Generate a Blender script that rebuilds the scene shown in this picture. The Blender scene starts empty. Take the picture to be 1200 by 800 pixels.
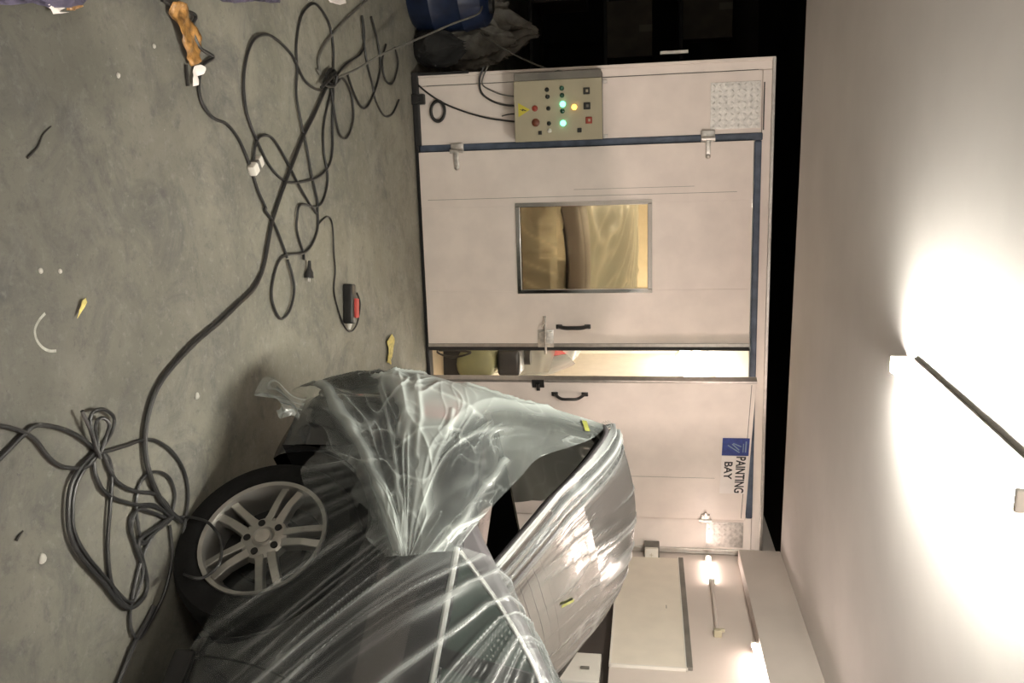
import bpy, bmesh, math, random
import numpy as np
from mathutils import Vector, Matrix
random.seed(4)
S = bpy.context.scene
COL = S.collection
PI = math.pi

# ------------------------------------------------------------------ camera
F, H = 985.0, 1.6                       # focal length in pixels of the 1200 px frame, eye height
PIT = math.atan(160/F)
YAW = math.atan2(203, F/math.cos(PIT))
fwd = np.array([math.sin(YAW)*math.cos(PIT), math.cos(YAW)*math.cos(PIT), -math.sin(PIT)])
rgt = np.array([math.cos(YAW), -math.sin(YAW), 0.0])
upv = np.cross(rgt, fwd)
EYE = np.array([0, 0, H])
cd = bpy.data.cameras.new('camera'); cam = bpy.data.objects.new('camera', cd); COL.objects.link(cam)
cd.sensor_fit = 'HORIZONTAL'; cd.sensor_width = 36; cd.lens = F/1200*36; cd.clip_start = .02
M = Matrix(((upv[0], -rgt[0], -fwd[0], 0), (upv[1], -rgt[1], -fwd[1], 0), (upv[2], -rgt[2], -fwd[2], H), (0, 0, 0, 1)))
cam.matrix_world = M                    # the phone was held on its side
S.camera = cam

def ray(V, U): return fwd + rgt*(U-400)/F + upv*(V-600)/F
def fl(V, U, z=0.0):
    d = ray(V, U); return Vector(EYE + d*(z-H)/d[2])
def fy(V, U, y):
    d = ray(V, U); return Vector(EYE + d*y/d[1])
D = 5.825                               # plane of the booth front
XW = 2.758                              # plane of the right wall

# ------------------------------------------------------------------ materials
def newmat(name):
    m = bpy.data.materials.new(name); m.use_nodes = True
    nt = m.node_tree; nt.nodes.clear()
    out = nt.nodes.new('ShaderNodeOutputMaterial')
    return m, nt, out
def N(nt, t, **kw):
    n = nt.nodes.new('ShaderNode'+t)
    for k, v in kw.items():
        if k.startswith('_'): setattr(n, k[1:], v)
        else: n.inputs[k.replace('__', ' ')].default_value = v
    return n
def rgb(c): return (c[0], c[1], c[2], 1)
def s2l(r, g, b):
    f = lambda c: (c/255/12.92 if c/255 <= .04045 else ((c/255+.055)/1.055)**2.4)
    return (f(r), f(g), f(b))
def mat(name, c, rough=.5, metal=0, var=.12, scale=8, bump=0, bscale=60, spec=.5, c2=None, coat=0, trans=0, stretch=None, detail=5):
    m, nt, out = newmat(name)
    b = N(nt, 'BsdfPrincipled', Roughness=rough, Metallic=metal)
    b.inputs['Specular IOR Level'].default_value = spec
    b.inputs['Coat Weight'].default_value = coat
    b.inputs['Transmission Weight'].default_value = trans
    tc = N(nt, 'TexCoord'); mp = N(nt, 'Mapping')
    if stretch: mp.inputs['Scale'].default_value = stretch
    nt.links.new(tc.outputs['Object'], mp.inputs['Vector'])
    no = N(nt, 'TexNoise', Scale=scale, Detail=detail)
    nt.links.new(mp.outputs[0], no.inputs['Vector'])
    mx = N(nt, 'Mix', _data_type='RGBA')
    c2 = c2 or tuple(max(0, x*(1-var)) for x in c); 
    mx.inputs[6].default_value = rgb(tuple(min(1, x*(1+var*.5)) for x in c)); mx.inputs[7].default_value = rgb(c2)
    rm = N(nt, 'MapRange'); rm.inputs[1].default_value = .35; rm.inputs[2].default_value = .65
    nt.links.new(no.outputs[0], rm.inputs[0]); nt.links.new(rm.outputs[0], mx.inputs[0])
    nt.links.new(mx.outputs[2], b.inputs['Base Color'])
    if bump:
        n2 = N(nt, 'TexNoise', Scale=bscale, Detail=4); nt.links.new(mp.outputs[0], n2.inputs['Vector'])
        bp = N(nt, 'Bump', Strength=bump, Distance=.01); nt.links.new(n2.outputs[0], bp.inputs['Height']); nt.links.new(bp.outputs[0], b.inputs['Normal'])
    nt.links.new(b.outputs[0], out.inputs[0])
    return m
def emit(name, c, st):
    m, nt, out = newmat(name); e = N(nt, 'Emission', Color=rgb(c), Strength=st); nt.links.new(e.outputs[0], out.inputs[0]); return m

def concrete():
    m, nt, out = newmat('concrete')
    b = N(nt, 'BsdfPrincipled', Roughness=.62); b.inputs['Specular IOR Level'].default_value = .35
    tc = N(nt, 'TexCoord')
    L = nt.links.new
    def noise(sc, det=6, rough=.6, dist=0):
        n = N(nt, 'TexNoise', Scale=sc, Detail=det, Roughness=rough, Distortion=dist); L(tc.outputs['Object'], n.inputs['Vector']); return n.outputs[0]
    def rng(s, a, b_, lo=0, hi=1):
        r = N(nt, 'MapRange'); r.inputs[1].default_value = a; r.inputs[2].default_value = b_; r.inputs[3].default_value = lo; r.inputs[4].default_value = hi
        L(s, r.inputs[0]); return r.outputs[0]
    def mix(a, b_, f, mode='MIX'):
        x = N(nt, 'Mix', _data_type='RGBA', _blend_type=mode)
        for i, v in ((6, a), (7, b_)):
            if isinstance(v, tuple): x.inputs[i].default_value = rgb(v)
            else: L(v, x.inputs[i])
        if isinstance(f, float): x.inputs[0].default_value = f
        else: L(f, x.inputs[0])
        return x.outputs[2]
    c = mix((.20, .195, .16), (.30, .287, .235), rng(noise(1.3, 8, .62, .6), .35, .65))
    c = mix(c, (.13, .13, .125), rng(noise(3.1, 9, .75, .8), .48, .68, 0, .85))
    c = mix(c, (.12, .12, .12), rng(noise(11, 8, .75, .3), .54, .72, 0, .7))
    c = mix(c, (.36, .35, .31), rng(noise(26, 8, .7), .55, .72, 0, .7))
    c = mix(c, (.10, .10, .095), rng(noise(34, 9, .8, .4), .55, .70, 0, .6))
    c = mix(c, (.34, .33, .29), rng(noise(6, 9, .75, .6), .54, .70, 0, .5))
    c = mix(c, (.46, .45, .42), rng(noise(70, 3, .6), .70, .76, 0, .8))
    c = mix(c, (.08, .08, .085), rng(noise(55, 3, .6, .2), .70, .77, 0, .6))
    c = mix(c, (.13, .14, .17), rng(noise(.9, 3, .5, .3), .62, .72, 0, .45))
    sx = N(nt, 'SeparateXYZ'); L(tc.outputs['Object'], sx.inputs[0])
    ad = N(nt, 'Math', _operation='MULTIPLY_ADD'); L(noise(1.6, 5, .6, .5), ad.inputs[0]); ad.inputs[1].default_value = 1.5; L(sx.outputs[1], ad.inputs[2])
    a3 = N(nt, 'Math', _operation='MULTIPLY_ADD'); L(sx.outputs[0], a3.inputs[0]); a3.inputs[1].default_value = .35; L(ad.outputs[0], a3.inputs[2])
    c = mix(c, (.40, .40, .41), rng(a3.outputs[0], 4.5, 2.8, 0, 1), 'MULTIPLY')  # car's shade over the near floor, multiplied into the concrete colour
    L(c, b.inputs['Base Color'])
    bp = N(nt, 'Bump', Strength=.25, Distance=.004); L(noise(60, 8, .7), bp.inputs['Height']); L(bp.outputs[0], b.inputs['Normal'])
    L(rng(noise(4, 6, .6), .3, .7, .5, .75), b.inputs['Roughness'])
    L(b.outputs[0], out.inputs[0])
    return m

def film(name, veil, tint, k_ridge_white, rough=.16):
    """clear polythene: see-through, shiny, whiter along the ridges of its folds"""
    m, nt, out = newmat(name); L = nt.links.new
    tr = N(nt, 'BsdfTransparent', Color=(.97, .985, .98, 1))
    gl = N(nt, 'BsdfGlossy', Roughness=rough, Color=(.42, .42, .42, 1))
    fr = N(nt, 'Fresnel', IOR=1.33)
    di = N(nt, 'BsdfDiffuse', Color=rgb(tint)); ts = N(nt, 'BsdfTranslucent', Color=rgb(tint))
    g2 = N(nt, 'BsdfGlossy', Roughness=.32, Color=(.5, .5, .5, 1))
    mw = N(nt, 'MixShader'); mw.inputs[0].default_value = .4; L(di.outputs[0], mw.inputs[1]); L(ts.outputs[0], mw.inputs[2])
    mw2 = N(nt, 'MixShader'); mw2.inputs[0].default_value = .12; L(mw.outputs[0], mw2.inputs[1]); L(g2.outputs[0], mw2.inputs[2])
    mc = N(nt, 'MixShader'); L(fr.outputs[0], mc.inputs[0]); L(tr.outputs[0], mc.inputs[1]); L(gl.outputs[0], mc.inputs[2])
    lw = N(nt, 'LayerWeight', Blend=.35)
    p = N(nt, 'Math', _operation='POWER'); L(lw.outputs['Facing'], p.inputs[0]); p.inputs[1].default_value = 2.5
    at = N(nt, 'Attribute', _attribute_name='ridge_white')
    a1 = N(nt, 'Math', _operation='MULTIPLY_ADD'); L(at.outputs['Fac'], a1.inputs[0]); a1.inputs[1].default_value = k_ridge_white; a1.inputs[2].default_value = veil
    a2 = N(nt, 'Math', _operation='MULTIPLY_ADD'); L(p.outputs[0], a2.inputs[0]); a2.inputs[1].default_value = .13; L(a1.outputs[0], a2.inputs[2])
    cl = N(nt, 'Clamp'); L(a2.outputs[0], cl.inputs[0]); cl.inputs[2].default_value = .9
    mf = N(nt, 'MixShader'); L(cl.outputs[0], mf.inputs[0]); L(mc.outputs[0], mf.inputs[1]); L(mw2.outputs[0], mf.inputs[2])
    tc = N(nt, 'TexCoord'); no = N(nt, 'TexNoise', Scale=13, Detail=2, Distortion=1.2); L(tc.outputs['Object'], no.inputs['Vector'])
    bp = N(nt, 'Bump', Strength=.12, Distance=.004); L(no.outputs[0], bp.inputs['Height'])
    for q in (gl, g2, di, fr): L(bp.outputs[0], q.inputs['Normal'])
    L(mf.outputs[0], out.inputs[0])
    return m

def glass(name, c=(.8, .8, .72)):
    m, nt, out = newmat(name); L = nt.links.new
    tr = N(nt, 'BsdfTransparent', Color=rgb(c)); gl = N(nt, 'BsdfGlossy', Roughness=.05)
    fr = N(nt, 'Fresnel', IOR=1.45); mx = N(nt, 'MixShader'); L(fr.outputs[0], mx.inputs[0]); L(tr.outputs[0], mx.inputs[1]); L(gl.outputs[0], mx.inputs[2])
    L(mx.outputs[0], out.inputs[0]); return m

def checker_plate():
    m, nt, out = newmat('checker_plate'); L = nt.links.new
    b = N(nt, 'BsdfPrincipled', Roughness=.3, Metallic=.9); b.inputs['Base Color'].default_value = (.62, .6, .57, 1)
    L(b.outputs[0], out.inputs[0]); return m

MT = dict(
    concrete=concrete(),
    ceiling=mat('ceiling_paint', (.76, .72, .70), .8, var=.05, scale=2),
    wall=mat('wall_paint', (.62, .55, .50), .42, var=.05, scale=2.5),
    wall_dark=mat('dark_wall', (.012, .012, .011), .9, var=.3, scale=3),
    beam=mat('beam_paint', (.50, .45, .41), .6, var=.06, scale=3),
    panel=mat('white_panel', (.85, .765, .71), .42, var=.05, scale=5, bump=.03, bscale=25, c2=(.79, .71, .66)),
    panel_in=mat('booth_lining', (.80, .74, .65), .4, var=.05),
    board=mat('cream_board', (.76, .70, .60), .3, var=.04),
    alu=mat('aluminium', (.60, .57, .54), .32, .85, var=.1, scale=30),
    chrome=mat('chrome', (.75, .75, .74), .12, 1, var=.05),
    steel=mat('bright_steel', (.70, .67, .64), .45, .9, var=.2, scale=40),
    black=mat('black_rubber', (.012, .012, .013), .55, var=.3),
    cable=mat('cable_rubber', (.022, .022, .022), .45, var=.4, scale=20),
    greycable=mat('grey_cable', (.14, .135, .12), .5, var=.2, scale=20),
    seal=mat('blue_grey_seal', (.075, .10, .15), .45, var=.35, scale=12),
    beige=mat('beige_steel', (.42, .38, .27), .42, var=.06, scale=6),
    beige_dark=mat('grey_steel', (.16, .15, .13), .5, var=.2),
    plastic_black=mat('black_plastic', (.02, .02, .02), .35, var=.2),
    lens_green=emit('lit_green', (.10, .85, .42), 5.0), lens_amber=emit('lit_amber', (1, .50, .06), 4.0),
    lens_off=mat('dark_green_lens', (.03, .09, .06), .2, var=.1),
    red=mat('red_plastic', (.32, .05, .03), .35, var=.1), redlens=mat('tail_lens', (.42, .02, .03), .12, var=.1, coat=1),
    yellow=mat('yellow_sticker', (.62, .55, .06), .5, var=.05), brownred=mat('maroon_knob', (.18, .05, .02), .4, var=.1),
    white=mat('white_plastic', (.75, .72, .66), .4, var=.05), paper=mat('paper', (.88, .82, .79), .7, var=.05),
    sign_blue=mat('sign_blue', (.035, .06, .26), .4, var=.25, scale=30), ink=mat('ink', (.02, .02, .025), .6, var=.1),
    trim=mat('satin_trim', (.85, .85, .84), .32, .55, var=.03), primer=mat('grey_primer', (.085, .078, .083), .5, var=.08, scale=5),
    paint=mat('car_paint', (.030, .030, .034), .22, .3, var=.1, coat=1),
    under=mat('bare_black', (.006, .006, .006), .8, var=.2),
    carglass=mat('car_glass', (.035, .05, .045), .12, var=.1, coat=1),
    tyre=mat('tyre', (.006, .006, .006), .85, spec=.2, var=.3, scale=20, bump=.2, bscale=80),
    alloy=mat('alloy', (.42, .41, .385), .34, .8, var=.08, scale=12),
    film_side=film('film_side', .025, (.84, .88, .87), .56, .2), film_tail=film('film_tail', .07, (.80, .87, .84), .62, .22),
    film_booth=film('film_booth', .36, (.82, .82, .76), .3, .2),
    tape=mat('masking_tape', (.26, .27, .06), .6, var=.15, scale=40),
    brown=mat('brown_wrapper', (.36, .19, .06), .3, var=.6, scale=30, bump=.4, bscale=50, c2=(.12, .06, .02)),
    yellowscrap=mat('yellow_scrap', (.62, .52, .16), .6, var=.3, scale=60), twig=mat('twig', (.02, .018, .015), .8, var=.3),
    blue=mat('blue_plastic', (.010, .020, .055), .4, var=.3, scale=8), sack=mat('pale_sack', (.16, .15, .13), .6, var=.4, scale=14, bump=.6, bscale=18),
    carton=mat('dark_carton', (.035, .028, .02), .8, var=.3), purple=mat('purple_cloth', (.07, .06, .10), .7, var=.4, scale=20, bump=.5, bscale=30),
    tube=emit('lamp_tube', (1, .97, .86), 460), added_led=emit('added_lamp_panel', (1, .80, .70), 190), tube_added=emit('added_tube', (1, .93, .84), 40), tube_pink=emit('wall_tube', (1, .82, .73), 20), tube_pink2=emit('wall_tube_bright', (1, .82, .73), 20), tube_warm=emit('booth_tube', (1, .92, .80), 44),
    glass=glass('door_glass', (.86, .80, .66)), red_cloth=mat('red_part', (.5, .06, .05), .4, var=.1),
)
# raised lozenges on the checker plate are geometry; see below

# ------------------------------------------------------------------ mesh helpers
def obj(name, bm, m, parent=None, smooth=False, **tags):
    me = bpy.data.meshes.new(name); 
    bmesh.ops.recalc_face_normals(bm, faces=bm.faces)
    bm.to_mesh(me); bm.free()
    if isinstance(m, str): m = MT[m]
    me.materials.append(m)
    if smooth:
        me.polygons.foreach_set('use_smooth', [True]*len(me.polygons))
        try: me.set_sharp_from_angle(angle=math.radians(40))
        except Exception: pass
    o = bpy.data.objects.new(name, me); COL.objects.link(o)
    if parent: o.parent = parent
    for k, v in tags.items(): o[k] = v
    return o
def grid_obj(name, P, m, parent=None, ridge_white=None, keep=None, solid=0, smooth=True):
    """P: (nu, nv, 3) array -> one quad mesh"""
    nu, nv, _ = P.shape
    idx = np.arange(nu*nv).reshape(nu, nv)
    q = np.stack([idx[:-1, :-1], idx[1:, :-1], idx[1:, 1:], idx[:-1, 1:]], -1).reshape(-1, 4)
    if keep is not None: q = q[keep.reshape(-1)]
    return mesh_np(name, P.reshape(-1, 3), q, m, parent, None if ridge_white is None else ridge_white.reshape(-1), solid, smooth)
def mesh_np(name, V, q, m, parent=None, ridge_white=None, solid=0, smooth=True):
    me = bpy.data.meshes.new(name)
    me.from_pydata(V.tolist(), [], q.tolist()); me.update()
    if ridge_white is not None:
        a = me.attributes.new('ridge_white', 'FLOAT', 'POINT'); a.data.foreach_set('value', ridge_white.astype(np.float32))  # whitening value per vertex, highest along the fold ridges
    if smooth: me.polygons.foreach_set('use_smooth', [True]*len(me.polygons))
    me.materials.append(MT[m] if isinstance(m, str) else m)
    o = bpy.data.objects.new(name, me); COL.objects.link(o)
    if parent: o.parent = parent
    if solid:
        md = o.modifiers.new('thickness', 'SOLIDIFY'); md.thickness = solid; md.offset = -1
    return o
def box(bm, x0, x1, y0, y1, z0, z1, bev=0, seg=2, mx=None):
    r = bmesh.ops.create_cube(bm, size=1)
    vs = r['verts']
    for v in vs: v.co = Vector(((x0+x1)/2+v.co.x*(x1-x0), (y0+y1)/2+v.co.y*(y1-y0), (z0+z1)/2+v.co.z*(z1-z0)))
    if bev:
        es = list({e for v in vs for e in v.link_edges})
        rb = bmesh.ops.bevel(bm, geom=es, offset=bev, segments=seg, affect='EDGES', profile=.5)
        vs = list({v for f in rb['faces'] for v in f.verts} | {v for v in vs if v.is_valid})
    if mx is not None: bmesh.ops.transform(bm, matrix=mx, verts=vs)
    return vs
def cyl(bm, a, b, r, r2=None, seg=20, cap=True):
    a, b = Vector(a), Vector(b); d = b-a
    mx = Matrix.Translation((a+b)/2) @ d.to_track_quat('Z', 'Y').to_matrix().to_4x4()
    bmesh.ops.create_cone(bm, cap_ends=cap, segments=seg, radius1=r, radius2=r if r2 is None else r2, depth=d.length, matrix=mx)
def lathe(bm, prof, mx, seg=32):
    """prof: list of (radius, height) around local Z"""
    rings = []
    for r, h in prof:
        rings.append([bm.verts.new(mx @ Vector((r*math.cos(2*PI*i/seg), r*math.sin(2*PI*i/seg), h))) for i in range(seg)])
    for A, B in zip(rings, rings[1:]):
        for i in range(seg): bm.faces.new((A[i], A[(i+1) % seg], B[(i+1) % seg], B[i]))
    return rings
def spline(pts, n=8, closed=False):
    p = [Vector(x) for x in pts]; out = []
    L = len(p)
    rng = range(L if closed else L-1)
    for i in rng:
        if closed: a, b, c, d = p[(i-1) % L], p[i], p[(i+1) % L], p[(i+2) % L]
        else: a, b, c, d = p[max(i-1, 0)], p[i], p[i+1], p[min(i+2, L-1)]
        for k in range(n):
            t = k/n
            out.append(.5*((2*b)+(-a+c)*t+(2*a-5*b+4*c-d)*t*t+(-a+3*b-3*c+d)*t**3))
    if not closed: out.append(p[-1])
    return out
def tube(bm, pts, r, seg=8, closed=False, cap=True):
    rings = []; n = len(pts); nrm = None
    for i, p in enumerate(pts):
        t = (pts[(i+1) % n]-pts[i-1]) if closed else (pts[min(i+1, n-1)]-pts[max(i-1, 0)])
        if t.length < 1e-7: t = Vector((1, 0, 0))
        t.normalize()
        if nrm is None:
            nrm = t.orthogonal().normalized()
        nrm = (nrm - t*nrm.dot(t)); 
        if nrm.length < 1e-5: nrm = t.orthogonal()
        nrm.normalize(); b = t.cross(nrm)
        rr = r(i/(n-1)) if callable(r) else r
        rings.append([bm.verts.new(p+nrm*rr*math.cos(2*PI*k/seg)+b*rr*math.sin(2*PI*k/seg)) for k in range(seg)])
    for i in range(n if closed else n-1):
        A, B = rings[i], rings[(i+1) % n]
        for k in range(seg): bm.faces.new((A[k], A[(k+1) % seg], B[(k+1) % seg], B[k]))
    if cap and not closed:
        bm.faces.new(rings[0][::-1]); bm.faces.new(rings[-1])
def empty(name, loc=(0, 0, 0), rz=0, **tags):
    o = bpy.data.objects.new(name, None); COL.objects.link(o); o.location = loc; o.rotation_euler = (0, 0, rz); o.empty_display_size = .1
    for k, v in tags.items(): o[k] = v
    return o
def thing(name, label, cat, loc=(0, 0, 0), rz=0, group=None):
    o = empty(name, loc, rz, label=label, category=cat)
    if group: o['group'] = group
    return o
def tag(o, label, cat, group=None):
    o['label'] = label; o['category'] = cat
    if group: o['group'] = group
    return o
def copy_tree(o, parent=None):
    c = o.copy(); COL.objects.link(c)
    if parent: c.parent = parent
    for ch in list(o.children): copy_tree(ch, c)
    return c
def NB(): return bmesh.new()

# value noise -------------------------------------------------------
_r = np.random.RandomState(7); _T = _r.rand(256, 256)
def vn(x, y, seed=0):
    x = np.asarray(x, float)+seed*17.3; y = np.asarray(y, float)+seed*9.1
    xi = np.floor(x).astype(int); yi = np.floor(y).astype(int); fx = x-xi; fy_ = y-yi
    fx = fx*fx*(3-2*fx); fy_ = fy_*fy_*(3-2*fy_)
    g = lambda a, b: _T[a % 256, b % 256]
    return (g(xi, yi)*(1-fx)+g(xi+1, yi)*fx)*(1-fy_)+(g(xi, yi+1)*(1-fx)+g(xi+1, yi+1)*fx)*fy_
def ridge(x, y, seed=0, p=3): return np.clip(1-np.abs(2*vn(x, y, seed)-1)*1.15, 0, 1)**p

# ------------------------------------------------------------------ the setting
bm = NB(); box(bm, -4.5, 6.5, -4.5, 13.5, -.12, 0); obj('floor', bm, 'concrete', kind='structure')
bm = NB()                                # plaster ceiling that stops just before the booth
pts = [(-4.5, -4.5), (6.5, -4.5), (6.5, 5.78), (2.75, 5.70), (-.06, 5.45), (-4.5, 5.28)]
a = [bm.verts.new((x, y, 2.512)) for x, y in pts]; b = [bm.verts.new((x, y, 2.60)) for x, y in pts]
bm.faces.new(a); bm.faces.new(b)
for i in range(6): bm.faces.new((a[i], a[(i+1) % 6], b[(i+1) % 6], b[i]))
obj('ceiling', bm, 'ceiling', kind='structure')
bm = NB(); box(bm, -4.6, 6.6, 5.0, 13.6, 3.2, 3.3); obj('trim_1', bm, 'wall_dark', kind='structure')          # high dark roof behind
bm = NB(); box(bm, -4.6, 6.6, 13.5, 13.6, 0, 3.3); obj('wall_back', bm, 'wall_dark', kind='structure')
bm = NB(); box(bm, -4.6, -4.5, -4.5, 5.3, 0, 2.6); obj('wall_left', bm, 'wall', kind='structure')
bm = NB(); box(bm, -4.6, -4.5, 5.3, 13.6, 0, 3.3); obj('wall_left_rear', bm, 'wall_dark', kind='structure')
bm = NB(); box(bm, -4.6, 6.6, -4.6, -4.5, 0, 2.6); obj('wall_front', bm, 'wall', kind='structure')
bm = NB(); box(bm, 6.5, 6.6, -4.5, 13.5, 0, 3.3); obj('wall_far_right', bm, 'wall', kind='structure')
# right wall: pale upper part over a recessed dark base
bm = NB(); box(bm, XW, XW+.3, 3.0, 13.4, 1.38, 2.512); obj('wall_right', bm, 'wall', kind='structure')
bm = NB(); box(bm, XW+.06, XW+.3, 3.9, 5.82, 0, 1.38); obj('wall_right_base', bm, mat('brown_base', (.05, .04, .035), .7), kind='structure')
bm = NB(); box(bm, XW-.10, XW, 3.0, 5.70, 2.225, 2.512, .006); obj('trim_2', bm, 'beam', kind='structure')   # boxed beam below the ceiling
bm = NB(); box(bm, XW-.022, XW, 4.33, 5.705, 1.81, 1.845, .004); obj('trim_3', bm, 'beige_dark', kind='structure')

o = thing('wall_board', 'cream board fixed along the right wall under a grey strip', 'board', (XW, 5.0, 1.38))
bm = NB(); box(bm, -.016, 0, -.67, .70, .003, .43, .003); obj('board_face', bm, 'board', o)
bm = NB()
for (y0, y1, z0, z1) in ((-.68, .71, .425, .437), (-.68, .71, -.002, .01), (-.68, -.668, 0, .435)): box(bm, -.02, 0, y0, y1, z0, z1, .002)
obj('board_edging', bm, 'white', o)
bm = NB(); box(bm, -.0175, -.015, -.02, .02, .33, .334); obj('scuff_mark', bm, 'beige_dark', o)

o = thing('wall_panel', 'white panel standing low in the gap between the car and right wall', 'panel', (XW, 4.45, .0))
bm = NB(); box(bm, .0, .05, -.28, .0, 0, 1.33, .004); obj('panel_sheet', bm, 'white', o)
bm = NB(); box(bm, -.012, .0, -.17, -.15, 1.22, 1.27, .003); obj('latch', bm, 'beige_dark', o)

# pipe and lamps on the right wall
o = thing('wall_lamp', 'lit tube on the right wall next to the booth corner, pipe running on from it', 'lamp', (XW, 5.55, 2.02))
bm = NB(); cyl(bm, (-.03, -.18, 0), (-.03, .15, .0), .013, seg=14); obj('lamp_tube', bm, 'tube_pink', o)
bm = NB(); cyl(bm, (-.022, -.83, -.012), (-.022, -.185, 0), .011, seg=12); obj('pipe', bm, 'wall', o, True)
bm = NB(); box(bm, -.045, 0, -.86, -.82, -.035, .012, .006); box(bm, -.05, -.03, -.85, -.83, .0, .03, .004); obj('pipe_clip', bm, 'beige', o)
for y in (.15, -.2):
    bm = NB(); box(bm, -.04, 0, y, y+.02, -.02, .02, .004); obj('lamp_holder', bm, 'white', o)
o = thing('wall_lamp', 'brightly lit tube high on the right wall at the edge of the boxed beam', 'lamp', (XW, 4.25, 2.20))
bm = NB(); cyl(bm, (-.06, -.90, 0), (-.06, .28, 0), .015, seg=14); obj('lamp_tube', bm, 'tube_pink2', o)
for y in (.28, -.92):
    bm = NB(); box(bm, -.075, -.044, y, y+.02, -.02, .02, .004); obj('lamp_holder', bm, 'white', o)

# ceiling lamp
tA, tB = Vector((.730, 3.10, 2.468)), Vector((.809, 2.04, 2.468))
tdir = (tB-tA).normalized(); tn = Vector((tdir.y, -tdir.x, 0))
o = thing('ceiling_lamp', 'bare lit fluorescent tube on a batten under the white ceiling', 'lamp', (0, 0, 0))
bm = NB(); cyl(bm, tA, tB, .014, seg=18); obj('lamp_tube', bm, 'tube', o, True)
bA, bB = Vector((.676, 3.0, 2.49)), Vector((.735, 1.93, 2.49))
ang = math.atan2((bB-bA).y, (bB-bA).x)
bm = NB(); box(bm, -.02, (bB-bA).length+.02, -.0045, .0045, .010, .022, .002, mx=Matrix.Translation(bA) @ Matrix.Rotation(ang, 4, 'Z')); obj('batten', bm, 'beige_dark', o)
for t_, s in ((tA, -1), (tB, 1)):
    c = t_+tdir*s*.010
    bm = NB(); box(bm, -.010, .010, -.045, .016, -.016, .043, .005, mx=Matrix.Translation(c) @ Matrix.Rotation(ang, 4, 'Z')); obj('lamp_holder', bm, 'white', o)

for (x, y, lab) in ((-2.6, -1.0, 'added second fluorescent tube on the ceiling left of and behind the viewer'), (2.6, -2.4, 'added third fluorescent tube on the ceiling behind the viewer')):
    o2 = copy_tree(o); o2.children[0].data = o2.children[0].data.copy(); o2.children[0].data.materials[0] = MT['tube_added']; o2.location = (x-.75, y-2.5, 0); o2['label'] = lab  # unseen copies of the ceiling tube, added to fill in light
o = thing('added_lamp', 'added warm lamp on a tripod beyond the front of the car, lighting the booth', 'work lamp', (4.42, -1.2, 0), math.radians(32))  # unseen lamp added to warm and brighten the booth front
bm = NB(); cyl(bm, (0, 0, .5), (0, 0, 1.66), .016, seg=14); obj('pole', bm, 'steel', o, True)
for k in range(3):
    a = 2*PI*k/3+.4; bm = NB(); cyl(bm, (0, 0, .72), (.42*math.cos(a), .42*math.sin(a), .01), .012, seg=10); obj('leg', bm, 'steel', o, True)
bm = NB(); box(bm, -.29, .29, -.07, -.004, 1.66, 2.06, .012); obj('housing', bm, 'plastic_black', o)
bm = NB(); bm.faces.new([bm.verts.new(p) for p in ((-.26, .0, 1.69), (.26, .0, 1.69), (.26, .0, 2.03), (-.26, .0, 2.03))]); obj('light_panel', bm, 'added_led', o)
# ------------------------------------------------------------------ paint booth
booth = thing('paint_booth', 'white panelled paint booth with double doors, left leaf shut and right leaf ajar', 'paint booth', (0, D, 0))
X0, X1, ZT = -.655, 2.75, 2.405
def bpart(name, bm, m, parent=booth, **k): return obj(name, bm, m, parent, **k)
# coordinates below: x as world, y measured from the front (positive into the booth)
bm = NB(); box(bm, X0, -.60, 0, .07, .03, ZT, .003); box(bm, -.597, -.20, 0, .07, .03, 2.325, .003); bpart('front_panel', bm, 'panel')
bm = NB(); box(bm, 2.475, X1-.03, 0, .07, .03, 2.325, .003); bpart('front_panel', bm, 'panel')
bm = NB(); box(bm, -.597, X1, 0, .07, 2.328, 2.385, .003); bpart('header_panel', bm, 'panel')
bm = NB(); box(bm, X0-.012, X1, -.014, .06, 2.383, 2.407, .004); bpart('top_rail', bm, 'alu')
bm = NB(); box(bm, X1-.035, X1-.012, -.02, .05, .03, 2.39, .003); box(bm, X1-.008, X1+.004, -.012, .05, .03, 2.36, .002); bpart('corner_post', bm, 'alu')
bm = NB(); box(bm, X0, X1, .07, 6.6, .004, .02); bpart('booth_floor', bm, mat('booth_floor', (.46, .38, .26), .6, var=.2, scale=4))
bm = NB(); box(bm, X0-.02, X0, -.01, 6.6, .03, ZT, .003); bpart('side_panel', bm, 'panel')
bm = NB(); box(bm, X0, X1, .07, 6.6, 2.37, 2.40); bpart('roof_panel', bm, 'panel_in')
bm = NB(); box(bm, X1-.05, X1, .08, 6.6, 0.03, 2.37); box(bm, X0+.0, X0+.05, .08, 6.6, 0.03, 2.37); box(bm, X0+.05, X1-.05, 6.55, 6.6, .03, 2.37); bpart('lining_panel', bm, 'panel_in')
for b6 in ((X0-.03, -.20, -.03, .04, 0, .045, .008), (2.46, X1, -.03, .04, 0, .045, .008), (X0-.035, X0-.018, -.03, 1.2, 0, .06, .004)):
    bm = NB(); box(bm, *b6); bpart('rubber_skirt', bm, 'black')
bm = NB(); box(bm, X0-.03, X0-.012, -.02, .0, .03, .40, .004); box(bm, -.60, -.597, -.002, .0, .1, 2.3); bpart('seam_seal', bm, 'black')
bm = NB(); box(bm, -.52, -.22, -.003, .001, 2.334, 2.342); bpart('header_gap', bm, 'black')
# door frame seal
bm = NB()
box(bm, -.205, -.155, -.012, .03, .03, 2.335, .01, 3); box(bm, -.155, 2.475, -.012, .05, 2.285, 2.33, .01, 3)
bpart('door_seal', bm, 'seal')
bm = NB(); box(bm, -.205, 2.475, -.03, .06, 0.004, .03, .006); bpart('threshold', bm, 'black')
bm = NB(); box(bm, 2.45, 2.476, -.004, .05, .03, 2.29, .003); bpart('hinge_post', bm, 'alu')
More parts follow.
